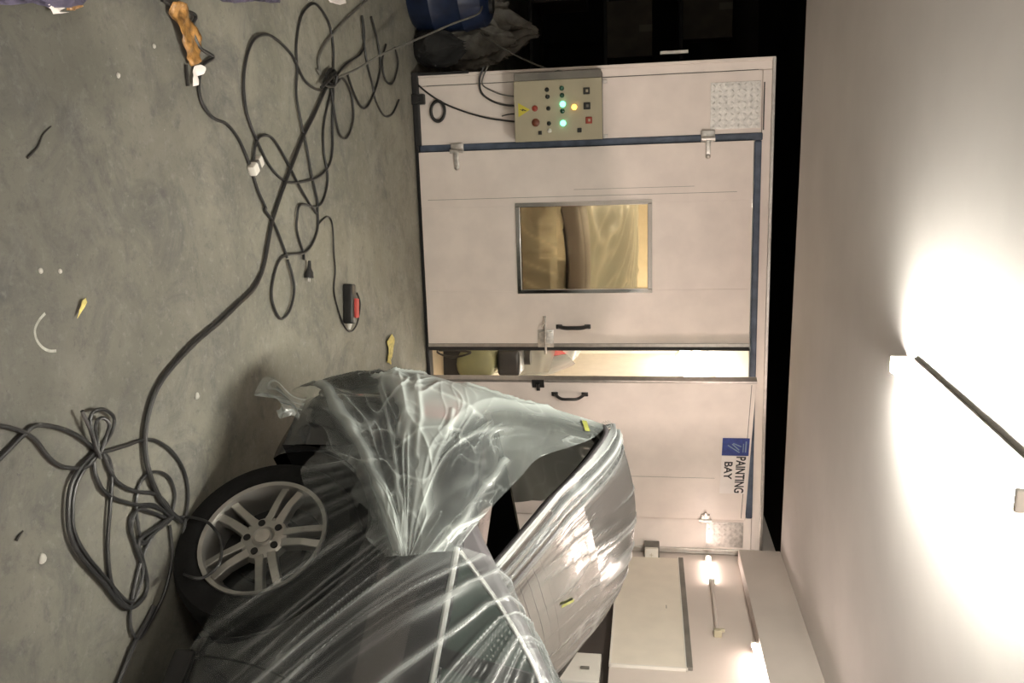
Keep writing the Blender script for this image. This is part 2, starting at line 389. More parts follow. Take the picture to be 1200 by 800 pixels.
# checker plates
def plate(x0, x1, z0, z1):
    bm = NB(); box(bm, x0, x1, -.004, 0, z0, z1, .001)
    nx, nz = int((x1-x0)/.036), int((z1-z0)/.036)
    for i in range(nx):
        for j in range(nz):
            mx = Matrix.Translation((x0+(i+.5)*(x1-x0)/nx, -.005, z0+(j+.5)*(z1-z0)/nz)) @ Matrix.Rotation(PI/4*(1 if (i+j) % 2 else -1), 4, 'Y') @ Matrix.Diagonal((.014, .0022, .005, 1))
            bmesh.ops.create_icosphere(bm, subdivisions=1, radius=1, matrix=mx)
    bpart('checker_plate', bm, 'steel')
plate(-.53, -.235, 2.0, 2.315); plate(2.51, 2.70, 2.01, 2.27)

# hinge: strap + knuckle, lying over the seal
def hinge(parent, x, z, mirror=1):
    bm = NB()
    box(bm, x-.055, x+.02, -.030, -.010, z-.045, z+.045, .004)
    box(bm, x+.005*mirror, x+.11*mirror, -.066, -.044, z-.016, z+.016, .005)
    cyl(bm, (x, -.052, z-.045), (x, -.052, z+.045), .014, seg=16)
    bmesh.ops.create_icosphere(bm, subdivisions=2, radius=.018, matrix=Matrix.Translation((x+.11*mirror, -.056, z)))
    return obj('hinge', bm, 'steel', parent, True)

def handle(parent, x, z, y=-.05):
    bm = NB()
    tube(bm, spline([(x, y+.045, z-.10), (x, y+.01, z-.075), (x, y-.012, z-.045), (x, y-.014, z), (x, y-.012, z+.045), (x, y+.01, z+.075), (x, y+.045, z+.10)], 6), .014, 12)
    for s in (-1, 1): box(bm, x-.016, x+.016, y+.038, y+.05, z+s*.10-.022, z+s*.10+.022, .004)
    return obj('handle', bm, 'plastic_black', parent, True)

# left leaf: shut
lf = empty('door', (0, 0, 0)); lf.parent = booth
xl0, xl1, zb, zt = -.155, 1.225, .03, 2.275
wx0, wx1, wz0, wz1 = .225, .815, .715, 1.605          # window opening
def leafmesh(bm, segs):
    for s in segs: box(bm, *s[:2], -.045, .0, *s[2:], .0025)
bm = NB(); leafmesh(bm, [(xl0, wx0, zb, zt), (wx1, xl1, zb, zt), (wx0, wx1, zb, wz0), (wx0, wx1, wz1, zt)])
obj('leaf_panel', bm, 'panel', lf)
bm = NB()
for x in (.17,):
    box(bm, x-.0012, x+.0012, -.0462, -.044, zb+.05, zt-.1)
box(bm, wx0-.10, wx0-.098, -.0462, -.044, 1.1, 1.9)
obj('panel_seam', bm, 'beige_dark', lf)
bm = NB(); box(bm, xl1, xl1+.016, -.05, .01, zb, zt+.005, .004); box(bm, xl1-.035, xl1, -.0495, -.044, zb, zt, .002); obj('edge_seal', bm, 'black', lf)
bm = NB(); box(bm, xl1-.034, xl1-.012, -.0515, -.049, zb, zt, .001); obj('edge_trim', bm, 'alu', lf)
bm = NB(); w = .020
for (a0, a1, c0, c1) in ((wx0-w, wx0+.012, wz0-w, wz1+w), (wx1-.012, wx1+w, wz0-w, wz1+w), (wx0, wx1, wz0-w, wz0+.012), (wx0, wx1, wz1-.012, wz1+w)):
    box(bm, a0, a1, -.058, .012, c0, c1, .004)
obj('window_frame', bm, 'chrome', lf)
bm = NB(); box(bm, wx0, wx1, -.026, -.021, wz0, wz1); obj('window_pane', bm, 'glass', lf)
hinge(lf, -.155, .30); hinge(lf, -.175, 1.985)
handle(lf, 1.07, 1.08, -.09)
bm = NB()                                # bolt: bracket, bar, grip
box(bm, 1.09, 1.215, -.056, -.045, .83, .94, .003); box(bm, 1.10, 1.11, -.075, -.05, .84, .93, .002); box(bm, 1.18, 1.19, -.075, -.05, .84, .93, .002)
cyl(bm, (.99, -.068, .885), (1.26, -.068, .885), .008, seg=12); cyl(bm, (1.03, -.068, .885), (1.06, -.105, .865), .006, seg=10)
obj('bolt', bm, 'steel', lf, True)
# right leaf: hinged at x=2.44, swung 21.7 degrees outward; local frame with x from the hinge to the free edge
rf = empty('door', (2.455, -.005, 0), math.radians(180+21.5)); rf.parent = booth
W2 = 1.215
rm = Matrix.Rotation(PI, 4, 'Z')         # build in a frame where the outside is +y of the turned empty
bm = NB(); box(bm, 0.0, W2-.02, 0, .045, zb, zt, .0025); obj('leaf_panel', bm, 'panel', rf)
bm = NB(); box(bm, W2-.02, W2, -.004, .05, zb, zt+.004, .004); obj('edge_trim', bm, 'alu', rf)
bm = NB(); box(bm, .02, W2-.03, .0445, .0462, zt-.03, zt-.026); box(bm, .39, .392, .0445, .0462, 1.45, 2.05); obj('panel_seam', bm, 'beige_dark', rf)
bm = NB()
hx, hz = W2-.115, 1.085
tube(bm, spline([(hx, .045, hz-.10), (hx, .08, hz-.075), (hx, .102, hz-.045), (hx, .104, hz), (hx, .102, hz+.045), (hx, .08, hz+.075), (hx, .045, hz+.10)], 6), .010, 10)
for s in (-1, 1): box(bm, hx-.016, hx+.016, .04, .052, hz+s*.10-.022, hz+s*.10+.022, .004)
obj('handle', bm, 'plastic_black', rf, True)
bm = NB(); box(bm, W2-.06, W2-.0, .045, .053, .84, .92, .002); cyl(bm, (W2-.055, .06, .88), (W2-.02, .06, .88), .012, seg=12); box(bm, W2-.075, W2-.05, .05, .068, .868, .892, .002); obj('bolt_keeper', bm, 'plastic_black', rf)
bm = NB(); box(bm, -.03, .05, .044, .058, 1.97, 2.03, .003); cyl(bm, (.0, .058, 1.955), (.0, .058, 2.045), .012, seg=14); box(bm, .03, .075, .05, .065, 1.99, 2.01, .003); obj('hinge', bm, 'steel', rf, True)
# booth lights: slanted troughs along the right of the booth ceiling
bm = NB()
v = [bm.verts.new(p) for p in ((X1-.051, .4, 1.98), (X1-.38, .4, 2.369), (X1-.38, 6.5, 2.369), (X1-.051, 6.5, 1.98))]
bm.faces.new(v); r = bmesh.ops.extrude_face_region(bm, geom=list(bm.faces)); bmesh.ops.translate(bm, vec=(.03, 0, .03), verts=[e for e in r['geom'] if isinstance(e, bmesh.types.BMVert)])
bpart('light_trough', bm, 'panel_in')
for k, f in enumerate((.3, .7)):
    x, z = X1-.051-.33*f-.03, 1.98+.389*f-.03
    for y0 in (.7, 2.2, 3.7, 5.1):
        bm = NB(); cyl(bm, (x, y0, z), (x, y0+1.2, z), .022, seg=12); bpart('booth_tube', bm, 'tube_warm')
bm = NB()
cyl(bm, (.3, .8, 2.33), (.3, 2.0, 2.33), .022, seg=12); cyl(bm, (.3, 2.6, 2.33), (.3, 3.8, 2.33), .022, seg=12); bpart('booth_tube', bm, 'tube_warm')

# clutter inside seen through the gap
o = thing('compressor', 'small olive machine on the booth floor seen through the door gap', 'machine', (1.46, 6.45, 0), 1.5)
bm = NB(); cyl(bm, (-.25, 0, .28), (.25, 0, .28), .15, seg=28); 
for s in (-1, 1): bmesh.ops.create_uvsphere(bm, u_segments=24, v_segments=10, radius=.15, matrix=Matrix.Translation((s*.25, 0, .28)) @ Matrix.Diagonal((.35, 1, 1, 1)))
obj('tank', bm, mat('olive', (.20, .20, .10), .5), o, True)
bm = NB(); box(bm, -.2, .05, -.1, .1, .44, .62, .03, 3); cyl(bm, (.12, 0, .44), (.12, 0, .66), .06, seg=18); obj('motor', bm, 'plastic_black', o, True)
for sx in (-1, 1):
    bm = NB(); box(bm, sx*.2-.02, sx*.2+.02, -.12, .12, 0, .15, .006); obj('foot', bm, 'black', o)
bm = NB(); tube(bm, spline([(1.27, 6.4, .02), (1.24, 6.2, .16), (1.30, 6.05, .02), (1.34, 6.0, .15), (1.29, 5.95, .30), (1.31, 6.1, .02)], 10), .008); tag(obj('hose', bm, 'cable', None, True), 'black hose bent up just inside the open door gap', 'hose')

# sign on the right leaf --------------------------------------------------
def on_leaf(xl, zl, out=.0475):          # leaf coordinates -> world
    return booth.location + Vector(rf.location) + Matrix.Rotation(rf.rotation_euler[2], 3, 'Z') @ Vector((xl, out, zl))
def leaf_hit(V, U):
    n = Matrix.Rotation(rf.rotation_euler[2], 3, 'Z') @ Vector((0, 1, 0)); p0 = on_leaf(0, 0)
    d = Vector(ray(V, U)); e = Vector(EYE); t = (p0-e).dot(n)/d.dot(n); p = e+d*t
    q = Matrix.Rotation(-rf.rotation_euler[2], 3, 'Z') @ (p-booth.location-Vector(rf.location))
    return q.x, p.z
def text_mesh(body, size, bold=0):
    cu = bpy.data.curves.new('t', 'FONT'); cu.body = body; cu.size = size; cu.extrude = .0006; cu.align_x = 'CENTER'; cu.align_y = 'CENTER'; cu.offset = bold
    t = bpy.data.objects.new('t', cu); COL.objects.link(t); bpy.context.view_layer.update()
    dg = bpy.context.evaluated_depsgraph_get(); me = bpy.data.meshes.new_from_object(t.evaluated_get(dg))
    bpy.data.objects.remove(t); bm = bmesh.new(); bm.from_mesh(me); bpy.data.meshes.remove(me); return bm
xa, za = leaf_hit(847, 513); xb, zb_ = leaf_hit(880, 534)
xc, zc = leaf_hit(858, 578)
sg = thing('door_sign', 'PAINTING BAY sign with a blue square on the ajar right door leaf', 'sign', on_leaf(xc, 1.9, .0475), rf.rotation_euler[2])
def sl(x): return x-xc                   # sign-local x (towards hinge is negative)
bm = NB(); box(bm, sl(xb), sl(xa), .0, .0015, za-1.9, za-1.9+.175); obj('blue_square', bm, 'sign_blue', sg)
bm = NB(); mx = Matrix.Translation(((sl(xa)+sl(xb))/2, .002, za-1.9+.0875))
for k, (a0, l) in enumerate(((.9, .10), (.75, .07), (1.1, .06))):
    box(bm, -l/2, l/2, 0, .0006, -.004+.02*k-.02, .004+.02*k-.02, mx=mx @ Matrix.Rotation(a0, 4, 'Y'))
box(bm, -.045, .05, 0, .0006, .062, .07, mx=mx); box(bm, -.045, .03, 0, .0006, .047, .052, mx=mx)
obj('blue_square_lines', bm, mat('pale_blue', (.25, .35, .45), .5), sg)
bm = NB(); box(bm, sl(xc)+.0, sl(xb)-.004, 0, .001, za-1.9-.0, za-1.9+.175); obj('paper_panel', bm, 'paper', sg)
tw = (xb-xc)
for body, cz, wd in (('PAINTING', za-1.9+.125, .95), ('BAY', za-1.9+.045, .46)):
    t = text_mesh(body, .075, .0015); xs = [v.co.x for v in t.verts]; sc = tw*wd/(max(xs)-min(xs))
    t.transform(Matrix.Translation((tw/2 if body == 'PAINTING' else tw*.62, .0018, cz)) @ Matrix.Rotation(PI, 4, 'Z') @ Matrix.Rotation(PI/2, 4, 'X') @ Matrix.Diagonal((sc, 1.15 if body == 'PAINTING' else 1.0, 1, 1)))
    obj('lettering', t, 'ink', sg)

# ------------------------------------------------------------------ control cabinet on the left panel
bx0, bx1, bz0, bz1 = -.63, -.20, .735, 1.30
cb = thing('control_box', 'beige electrical control box with lit buttons on the booth front', 'control box', (0, D-.17, 0))
bm = NB(); box(bm, bx0, bx1, .0, .17, bz0, bz1, .006); obj('cabinet', bm, 'beige_dark', cb)
bm = NB(); box(bm, bx0+.05, bx1+.004, -.02, .0, bz0-.004, bz1+.004, .004); obj('front_door', bm, 'beige', cb)
bm = NB(); box(bm, bx0-.002, bx0+.048, -.02, -.002, bz0, bz1, .004); obj('left_strip', bm, 'beige_dark', cb)  # grey strip along the left edge of the cabinet front
for x in (bx0+.06, bx1-.02):
    bm = NB(); box(bm, x-.012, x+.012, .15, .17, bz1, bz1+.03, .003); obj('mounting_tab', bm, 'steel', cb)
def boxpt(x, y):                         # pixel of the close-up -> x,z on the box front
    V = 590+x/7.27; U = 70+y/7.27; p = fy(V, U, D-.19); return p.x, p.z
def button(x, y, r, m, name='button', cap=None):
    px, pz = boxpt(x, y); bm = NB()
    lathe(bm, [(0.001, 0), (r*1.3, 0), (r*1.3, .004), (r, .006), (r*.96, .014), (r*.6, .018), (.0005, .0185)], Matrix.Translation((px, -.02, pz)) @ Matrix.Rotation(PI/2, 4, 'X'), 18)
    o = obj(name, bm, m, cb, True)
    if cap: o['label'] = cap
for x, y in ((505, 378), (508, 540)): button(x, y, .014, 'lens_green', 'indicator_lamp', 'lit green indicator lamp')
button(603, 403, .013, 'lens_amber', 'indicator_lamp', 'lit amber indicator lamp')
for x, y in ((497, 243), (499, 303), (503, 437)): button(x, y, .012, 'lens_off', 'indicator_lamp')
for x, y in ((370, 255), (376, 315), (383, 415), (388, 543)): button(x, y, .011, 'plastic_black', 'selector')
button(393, 605, .011, 'white', 'push_button', 'pale push button'); button(275, 535, .020, 'brownred', 'emergency_stop', 'dark red stop knob'); button(268, 415, .015, 'red', 'push_button', 'red push button')
def squarebtn(x, y, s, m, name, dial=None):
    px, pz = boxpt(x, y); bm = NB(); box(bm, px-s, px+s, -.03, -.02, pz-s, pz+s, .003); o = obj(name, bm, m, cb)
    if dial:
        bm = NB(); box(bm, px-s*.4, px+s*.4, -.0315, -.03, pz-s*.2, pz+s*.5, .001); obj('dial', bm, dial, o)
squarebtn(708, 265, .021, 'plastic_black', 'meter', 'beige'); squarebtn(712, 393, .022, 'plastic_black', 'meter', 'beige_dark')
squarebtn(728, 515, .021, 'red', 'rotary_switch', 'beige'); squarebtn(313, 622, .012, 'plastic_black', 'name_plate'); squarebtn(648, 600, .014, 'plastic_black', 'name_plate')
px, pz = boxpt(160, 428)                 # yellow warning triangle with a black bolt
bm = NB(); r = .052
v = [bm.verts.new((px+r*math.sin(a)*1.0, -.0212, pz+r*math.cos(a))) for a in (0, 2*PI/3, 4*PI/3)]; bm.faces.new(v)
rr = bmesh.ops.extrude_face_region(bm, geom=list(bm.faces)); bmesh.ops.translate(bm, vec=(0, .0012, 0), verts=[e for e in rr['geom'] if isinstance(e, bmesh.types.BMVert)])
ws = obj('warning_sticker', bm, 'yellow', cb)
bm = NB(); v = [bm.verts.new((px+a, -.0216, pz+b)) for a, b in ((.004, .026), (-.008, .0), (-.001, .001), (-.006, -.02), (.009, .006), (.002, .005), (.009, .026))]; bm.faces.new(v); obj('bolt_mark', bm, 'ink', ws)

# cables entering the box from below, and the little coil hanging beside it
def air_cable(name, pix, yd, r, m, label, group=None, cat='cable'):
    pts = [fy(V, U, yd if not isinstance(yd, list) else yd[i]) for i, (V, U) in enumerate(pix)]
    bm = NB(); tube(bm, spline(pts, 8), r, 8); return tag(obj(name, bm, m, None, True), label, cat, group)
air_cable('wall_cable', [(485, 95), (500, 108), (520, 121), (545, 131), (570, 138), (590, 141), (609, 143)], D-.025, .006, 'cable', 'long dark cable sagging from the booth left edge up to the control box')
air_cable('wall_cable', [(567, 78), (562, 92), (564, 108), (576, 118), (592, 123), (608, 124)], D-.03, .007, 'cable', 'short black cable looping from booth top edge into the control box')
air_cable('wall_cable', [(572, 78), (566, 90), (566, 100), (580, 108), (594, 112), (608, 113)], D-.035, .005, 'greycable', 'grey cable beside the black loop below the control box')
air_cable('wall_cable', [(588, 136), (596, 134), (609, 133)], D-.03, .004, 'cable', 'thin stub of wire curling into the control box underside')
pts = [fy(513+8*math.cos(a), 130+13*math.sin(a)*.9, D-.02) for a in np.linspace(0, 2*PI, 16, endpoint=False)]
bm = NB(); tube(bm, spline(pts, 4, True), .011, 8, True); tube(bm, [p+Vector((.006, -.012, .004)) for p in spline(pts, 4, True)], .008, 8, True)
tag(obj('cable_coil', bm, 'cable', None, True), 'small black coil of cable hanging on the booth left panel', 'cable')
bm = NB(); c = fy(484, 118, D); box(bm, c.x-.04, c.x+.03, D-.05, D, c.z-.01, c.z+.09, .008, 3); cyl(bm, (c.x, D-.05, c.z+.04), (c.x, D-.07, c.z+.04), .02, seg=14); tag(obj('socket', bm, 'black', None), 'black socket low on the left edge of the booth front', 'socket')
# white socket at the right wall corner
c = fy(763, 649, D-.12)
o = thing('switch_box', 'white square switch box in the corner between booth and right wall', 'switch', (c.x, D-.12, c.z))
bm = NB(); box(bm, -.045, .05, -.01, .02, -.045, .05, .006, 3); obj('face_plate', bm, 'white', o)
bm = NB(); box(bm, -.05, .06, .02, .12, -.05, .06, .005); obj('back_box', bm, 'beige_dark', o)
bm = NB(); box(bm, -.012, .016, -.0115, -.0095, .0, .003); box(bm, .0005, .0035, -.0115, -.0095, -.012, .015); obj('rocker', bm, 'beige', o)

# ------------------------------------------------------------------ the car
def lerp(x, xs, ys): return np.interp(x, xs, ys)
def plan(x): return lerp(x, [-.99, -.97, -.93, -.86, -.72, -.45, 0, 3, 3.35, 3.55, 3.68, 3.72], [.45, .60, .76, .87, .95, .985, 1, 1, .96, .87, .68, .5])
def half(x, z): return plan(x)*lerp(z, [.16, .24, .4, .6, .75, .88, .96, 1.02], [.80, .855, .885, .895, .89, .868, .835, .79])
def deck(x): return lerp(x, [-.99, -.93, -.85, -.4, .2, 2.4, 2.9, 3.4, 3.6, 3.72], [.90, .955, .975, .985, .99, .985, .94, .84, .76, .66])
def zbot(x): return lerp(x, [-.99, -.93, -.8, -.5, .4, 2.2, 3.4, 3.72], [.36, .29, .25, .22, .18, .18, .2, .3])
def roofz(x): return lerp(x, [-.22, 0, .2, .35, .55, .8, 1.2, 1.7, 2.0, 2.3, 2.75], [.985, 1.12, 1.25, 1.335, 1.40, 1.435, 1.455, 1.425, 1.34, 1.20, .97])
def archz(x): return lerp(x, [0.0, .06, .14, .25, .37, .55, .8, 1.2, 1.7, 2.1, 2.55], [.985, 1.045, 1.12, 1.205, 1.275, 1.325, 1.35, 1.36, 1.335, 1.22, .99])
def gside(z, x=0): return .815-.47*(z-.97)-.35*max(0, z-1.2)**2   # half width of the glasshouse at height z
RW, TW = .217, .318                       # rim and tyre radius
AX = (0.0, 2.72)                          # axles

def tailx(x):
    x = np.asarray(x, float); return np.where(x < -.36, -.36+(x+.36)*.68, x)
def remap(o):
    for ch in o.children:
        if ch.type == 'MESH':
            n = len(ch.data.vertices); a = np.empty(n*3, np.float32); ch.data.vertices.foreach_get('co', a); a = a.reshape(-1, 3); a[:, 0] = tailx(a[:, 0]); ch.data.vertices.foreach_set('co', a.reshape(-1).astype(np.float32)); ch.data.update(); remap(ch)
def build_car(open_lid=True):
    car = empty('car')
    # lower body: rings of a loft, arches cut and rounded
    xs = np.unique(np.concatenate([np.linspace(-.99, -.45, 19), np.arange(-.45, .46, .03), np.linspace(.5, 2.25, 15), np.arange(2.27, 3.2, .03), np.linspace(3.2, 3.72, 14)]))
    ts = np.linspace(0, 1, 26)
    ring = []
    for x in xs:
        zb, zd = zbot(x), deck(x)
        row = [(x, 0, zb), (x, .5*plan(x), zb)]
        for t in ts:
            z = zb+(zd-zb)*t; row.append((x, float(half(x, z)), z))
        hw = float(half(x, zd))
        for f, dz in ((.96, .012), (.85, .022), (.7, .028), (.45, .034), (.2, .037), (0, .038)): row.append((x, hw*f, zd+dz*plan(x)))
        ring.append(row)
    R = np.array(ring); Lft = R[:, ::-1].copy(); P = np.concatenate([R*[1, -1, 1], Lft[:, 1:]], 1)
    nu, nv, _ = P.shape; idx = np.arange(nu*nv).reshape(nu, nv)
    q = np.stack([idx[:-1, :-1], idx[1:, :-1], idx[1:, 1:], idx[:-1, 1:]], -1).reshape(-1, 4)
    V = P.reshape(-1, 3).copy(); c = V[q].mean(1)
    cut = np.zeros(len(q), bool)
    for ax in AX: cut |= ((c[:, 0]-ax)**2+(c[:, 2]-.31)**2 < .365**2) & (np.abs(c[:, 1]) > .45)
    if open_lid: cut |= (c[:, 0] > -.84) & (c[:, 0] < -.12) & (np.abs(c[:, 1]) < .60) & (c[:, 2] > .9)
    used_cut = np.zeros(len(V), bool); used_cut[q[cut].reshape(-1)] = True
    qq = q[~cut]; used_keep = np.zeros(len(V), bool); used_keep[qq.reshape(-1)] = True
    rim = used_cut & used_keep & (np.abs(V[:, 1]) > .6) & (V[:, 2] < .75)
    for i in np.where(rim)[0]:
        ax = AX[0] if abs(V[i, 0]-AX[0]) < abs(V[i, 0]-AX[1]) else AX[1]
        d = np.array([V[i, 0]-ax, V[i, 2]-.31]); L = np.linalg.norm(d)
        if d[1] > -.12 and L > .1: V[i, 0], V[i, 2] = ax+d[0]/L*.365, .31+d[1]/L*.365
    mesh_np('body', V, qq, 'paint', car)
    # wheel wells
    for ax in AX:
        for s in (-1, 1):
            bm = NB(); seg = 24
            A = [[bm.verts.new((ax+.375*math.cos(a), s*y, .31+.375*math.sin(a))) for a in np.linspace(-.12, PI+.12, seg)] for y in (.89, .45)]
            for i in range(seg-1): bm.faces.new((A[0][i], A[0][i+1], A[1][i+1], A[1][i]))
            bm.faces.new(A[1]); obj('wheel_well', bm, 'under', car)
    # glasshouse
    gx = np.linspace(-.22, 2.75, 70); rows = []
    for x in gx:
        zt = roofz(x); row = []
        ze = max(.975, zt-.055)
        for t in np.linspace(0, 1, 12):
            z = .965+(ze-.965)*t; row.append((x, gside(z), z))
        ye = gside(ze)
        for f, g in ((.97, .35), (.90, .66), (.78, .84), (.6, .93), (.3, .985), (0, 1)): row.append((x, ye*f, ze+(zt-ze)*g))
        rows.append(row)
    R = np.array(rows); P = np.concatenate([R*[1, -1, 1], R[:, ::-1][:, 1:]], 1)
    grid_obj('roof', P, 'primer', car)
    # side glass, chrome, divider
    for s in (-1, 1):
        for (xa, xb, nm) in ((.01, .335, 'quarter_glass'), (.385, 1.30, 'door_glass'), (1.38, 2.53, 'door_glass')):
            G = np.array([[(x, s*(gside(z)+.005), z) for z in np.linspace(.972, max(.975, archz(x)-.004), 10)] for x in np.linspace(xa, xb, 24)])
            grid_obj(nm, G, 'carglass', car)
        G = np.array([[(x+.05*(z-.97), s*(gside(z)+.009), z) for z in np.linspace(.972, archz(x)-.002, 8)] for x in (.33, .345, .375, .39)]); grid_obj('window_divider', G, 'under', car)
        G = np.array([[(x, s*(gside(z)+.006), z) for z in np.linspace(.972, archz(x)-.002, 8)] for x in (1.29, 1.39)]); grid_obj('window_divider', G, 'under', car)
        bm = NB(); tube(bm, spline([(x, s*(gside(archz(x))+.008), float(archz(x))) for x in (0, .06, .14, .25, .37, .55, .8, 1.2, 1.7, 2.1, 2.55)], 6), .008, 8); obj('window_trim', bm, 'trim', car, True)
        bm = NB(); tube(bm, spline([(x, s*(.815+.012), .975-.004*x) for x in np.linspace(-.005, 2.56, 12)], 3), .011, 8); obj('belt_trim', bm, 'trim', car, True)
        # door gaps and handle
        bm = NB(); tube(bm, [Vector((.42+.13*math.sin((z-.2)*2.2)**2*(1 if z < .7 else 1), s*(float(half(.4, z))+.0005), z)) for z in np.linspace(.22, .95, 14)], .004, 6); obj('door_gap', bm, 'under', car); bm = NB(); tube(bm, [Vector((1.38, s*(float(half(1.3, z))+.0005), z)) for z in np.linspace(.22, .95, 10)], .004, 6); obj('door_gap', bm, 'under', car)
        bm = NB(); tube(bm, spline([(.60, s*.880, .80), (.62, s*.915, .805), (.70, s*.922, .81), (.78, s*.915, .81), (.80, s*.880, .81)], 6), .011, 8); obj('door_handle', bm, 'paint', car, True)
        # tail lamp wraps the corner
        G = np.array([[(x, s*(float(half(x, z))+.007), z) for z in np.linspace(.74+.04*(x+.95), .89, 8)] for x in np.linspace(-.965, -.62, 16)]); grid_obj('tail_lamp', G, 'redlens', car)
        # sill strip
        bm = NB(); box(bm, .40, 2.33, s*.84-.02, s*.84+.02, .15, .22, .012, 2); obj('sill', bm, 'under', car)
    # bumper
    xx = [(-1.035, y) for y in np.linspace(-.40, .40, 9)]
    pl = [(x, -float(half(x, .5))-.018-.022*min(1, (-.36-x)*4)) for x in np.linspace(-.37, -.97, 14)] + xx + [(x, float(half(x, .5))+.018+.022*min(1, (-.36-x)*4)) for x in np.linspace(-.97, -.37, 14)]
    G = np.array([[(x*1.0 + (.03 if z < .3 or z > .63 else 0)*(1 if x < -.9 else 0), y*(.965 if (z < .3 or z > .64) else 1), z) for z in (.26, .28, .32, .4, .5, .58, .63, .66, .68)] for x, y in pl])
    grid_obj('bumper', G, 'paint', car)
    # rear and front screens
    def screen(nm, xa, xb, wa, wb):
        G = np.array([[(x, w*(wa+(wb-wa)*i/9), float(roofz(x))-.012*w*w+.006) for w in np.linspace(-1, 1, 12)] for i, x in enumerate(np.linspace(xa, xb, 10))]); grid_obj(nm, G, 'carglass', car)
    screen('rear_window', -.12, .42, .60, .48); screen('windscreen', 2.62, 2.0, .62, .5)
    # boot recess and lid
    if open_lid:
        bm = NB(); vs = box(bm, -.84, -.12, -.60, .60, .50, 1.0); bmesh.ops.delete(bm, geom=[f for f in bm.faces if f.calc_center_median().z > .95], context='FACES'); obj('boot_well', bm, 'under', car)
        G = np.array([[(x, .52, z) for z in np.linspace(.9, float(np.interp(-x, [-a for a, _ in LID], [b for _, b in LID]))+(.10*x/.2 if x > 0 else 0)-.01, 6)] for x in np.linspace(.2, -.92, 16)]); grid_obj('dark_gap_panel', G, mat('gap_dark', (.022, .018, .017), .8), car, solid=.02)  # dark panel added under the raised lid to darken the gap
    lid_pts = LID if open_lid else [(-.10, 1.0), (-.3, 1.015), (-.6, 1.02), (-.85, 1.01), (-.96, .96), (-.985, .85)]
    G = lid_surface(lid_pts)
    L = grid_obj('boot_lid', G, 'primer', car, solid=.018)
    Gi = G.copy(); nrm = np.array([[0, 0, -1.0]]); Gi = Gi*[1, .95, 1]+[.012, 0, -.028] if open_lid else Gi-[0, 0, .02]
    grid_obj('lid_lining', Gi, 'under', L)
    # number plate recess on lid / front lamp
    for s in (-1, 1):
        G = np.array([[(x, s*(float(half(x, z))+.006), z) for z in np.linspace(.60, .74, 6)] for x in np.linspace(3.3, 3.66, 10)]); grid_obj('head_lamp', G, 'carglass', car)
    # wheels
    for ax in AX:
        for s in (-1, 1): wheel(car, ax, s)
    remap(car)
    return car
LID = [(.0, 1.035), (-.15, 1.13), (-.35, 1.25), (-.58, 1.36), (-.76, 1.425), (-.86, 1.44), (-.93, 1.40)]
def lid_surface(prof, nx=28, ny=25):
    p = spline([(x, 0, z) for x, z in prof], 5); p = [p[int(round(i))] for i in np.linspace(0, len(p)-1, nx)]
    n = len(p); G = []
    for i, v in enumerate(p):
        wd = np.interp(i/(n-1), [0, .3, .85, 1], [.64, .63, .60, .54])
        G.append([(v.x-.05*(1-(f*f))*(i/(n-1))**2, wd*f, v.z+.075*(1-f*f)*np.interp(i/(n-1), [0, .4, 1], [.35, .8, 1])-.02*abs(f)**6) for f in np.linspace(-1, 1, ny)])
    return np.array(G)
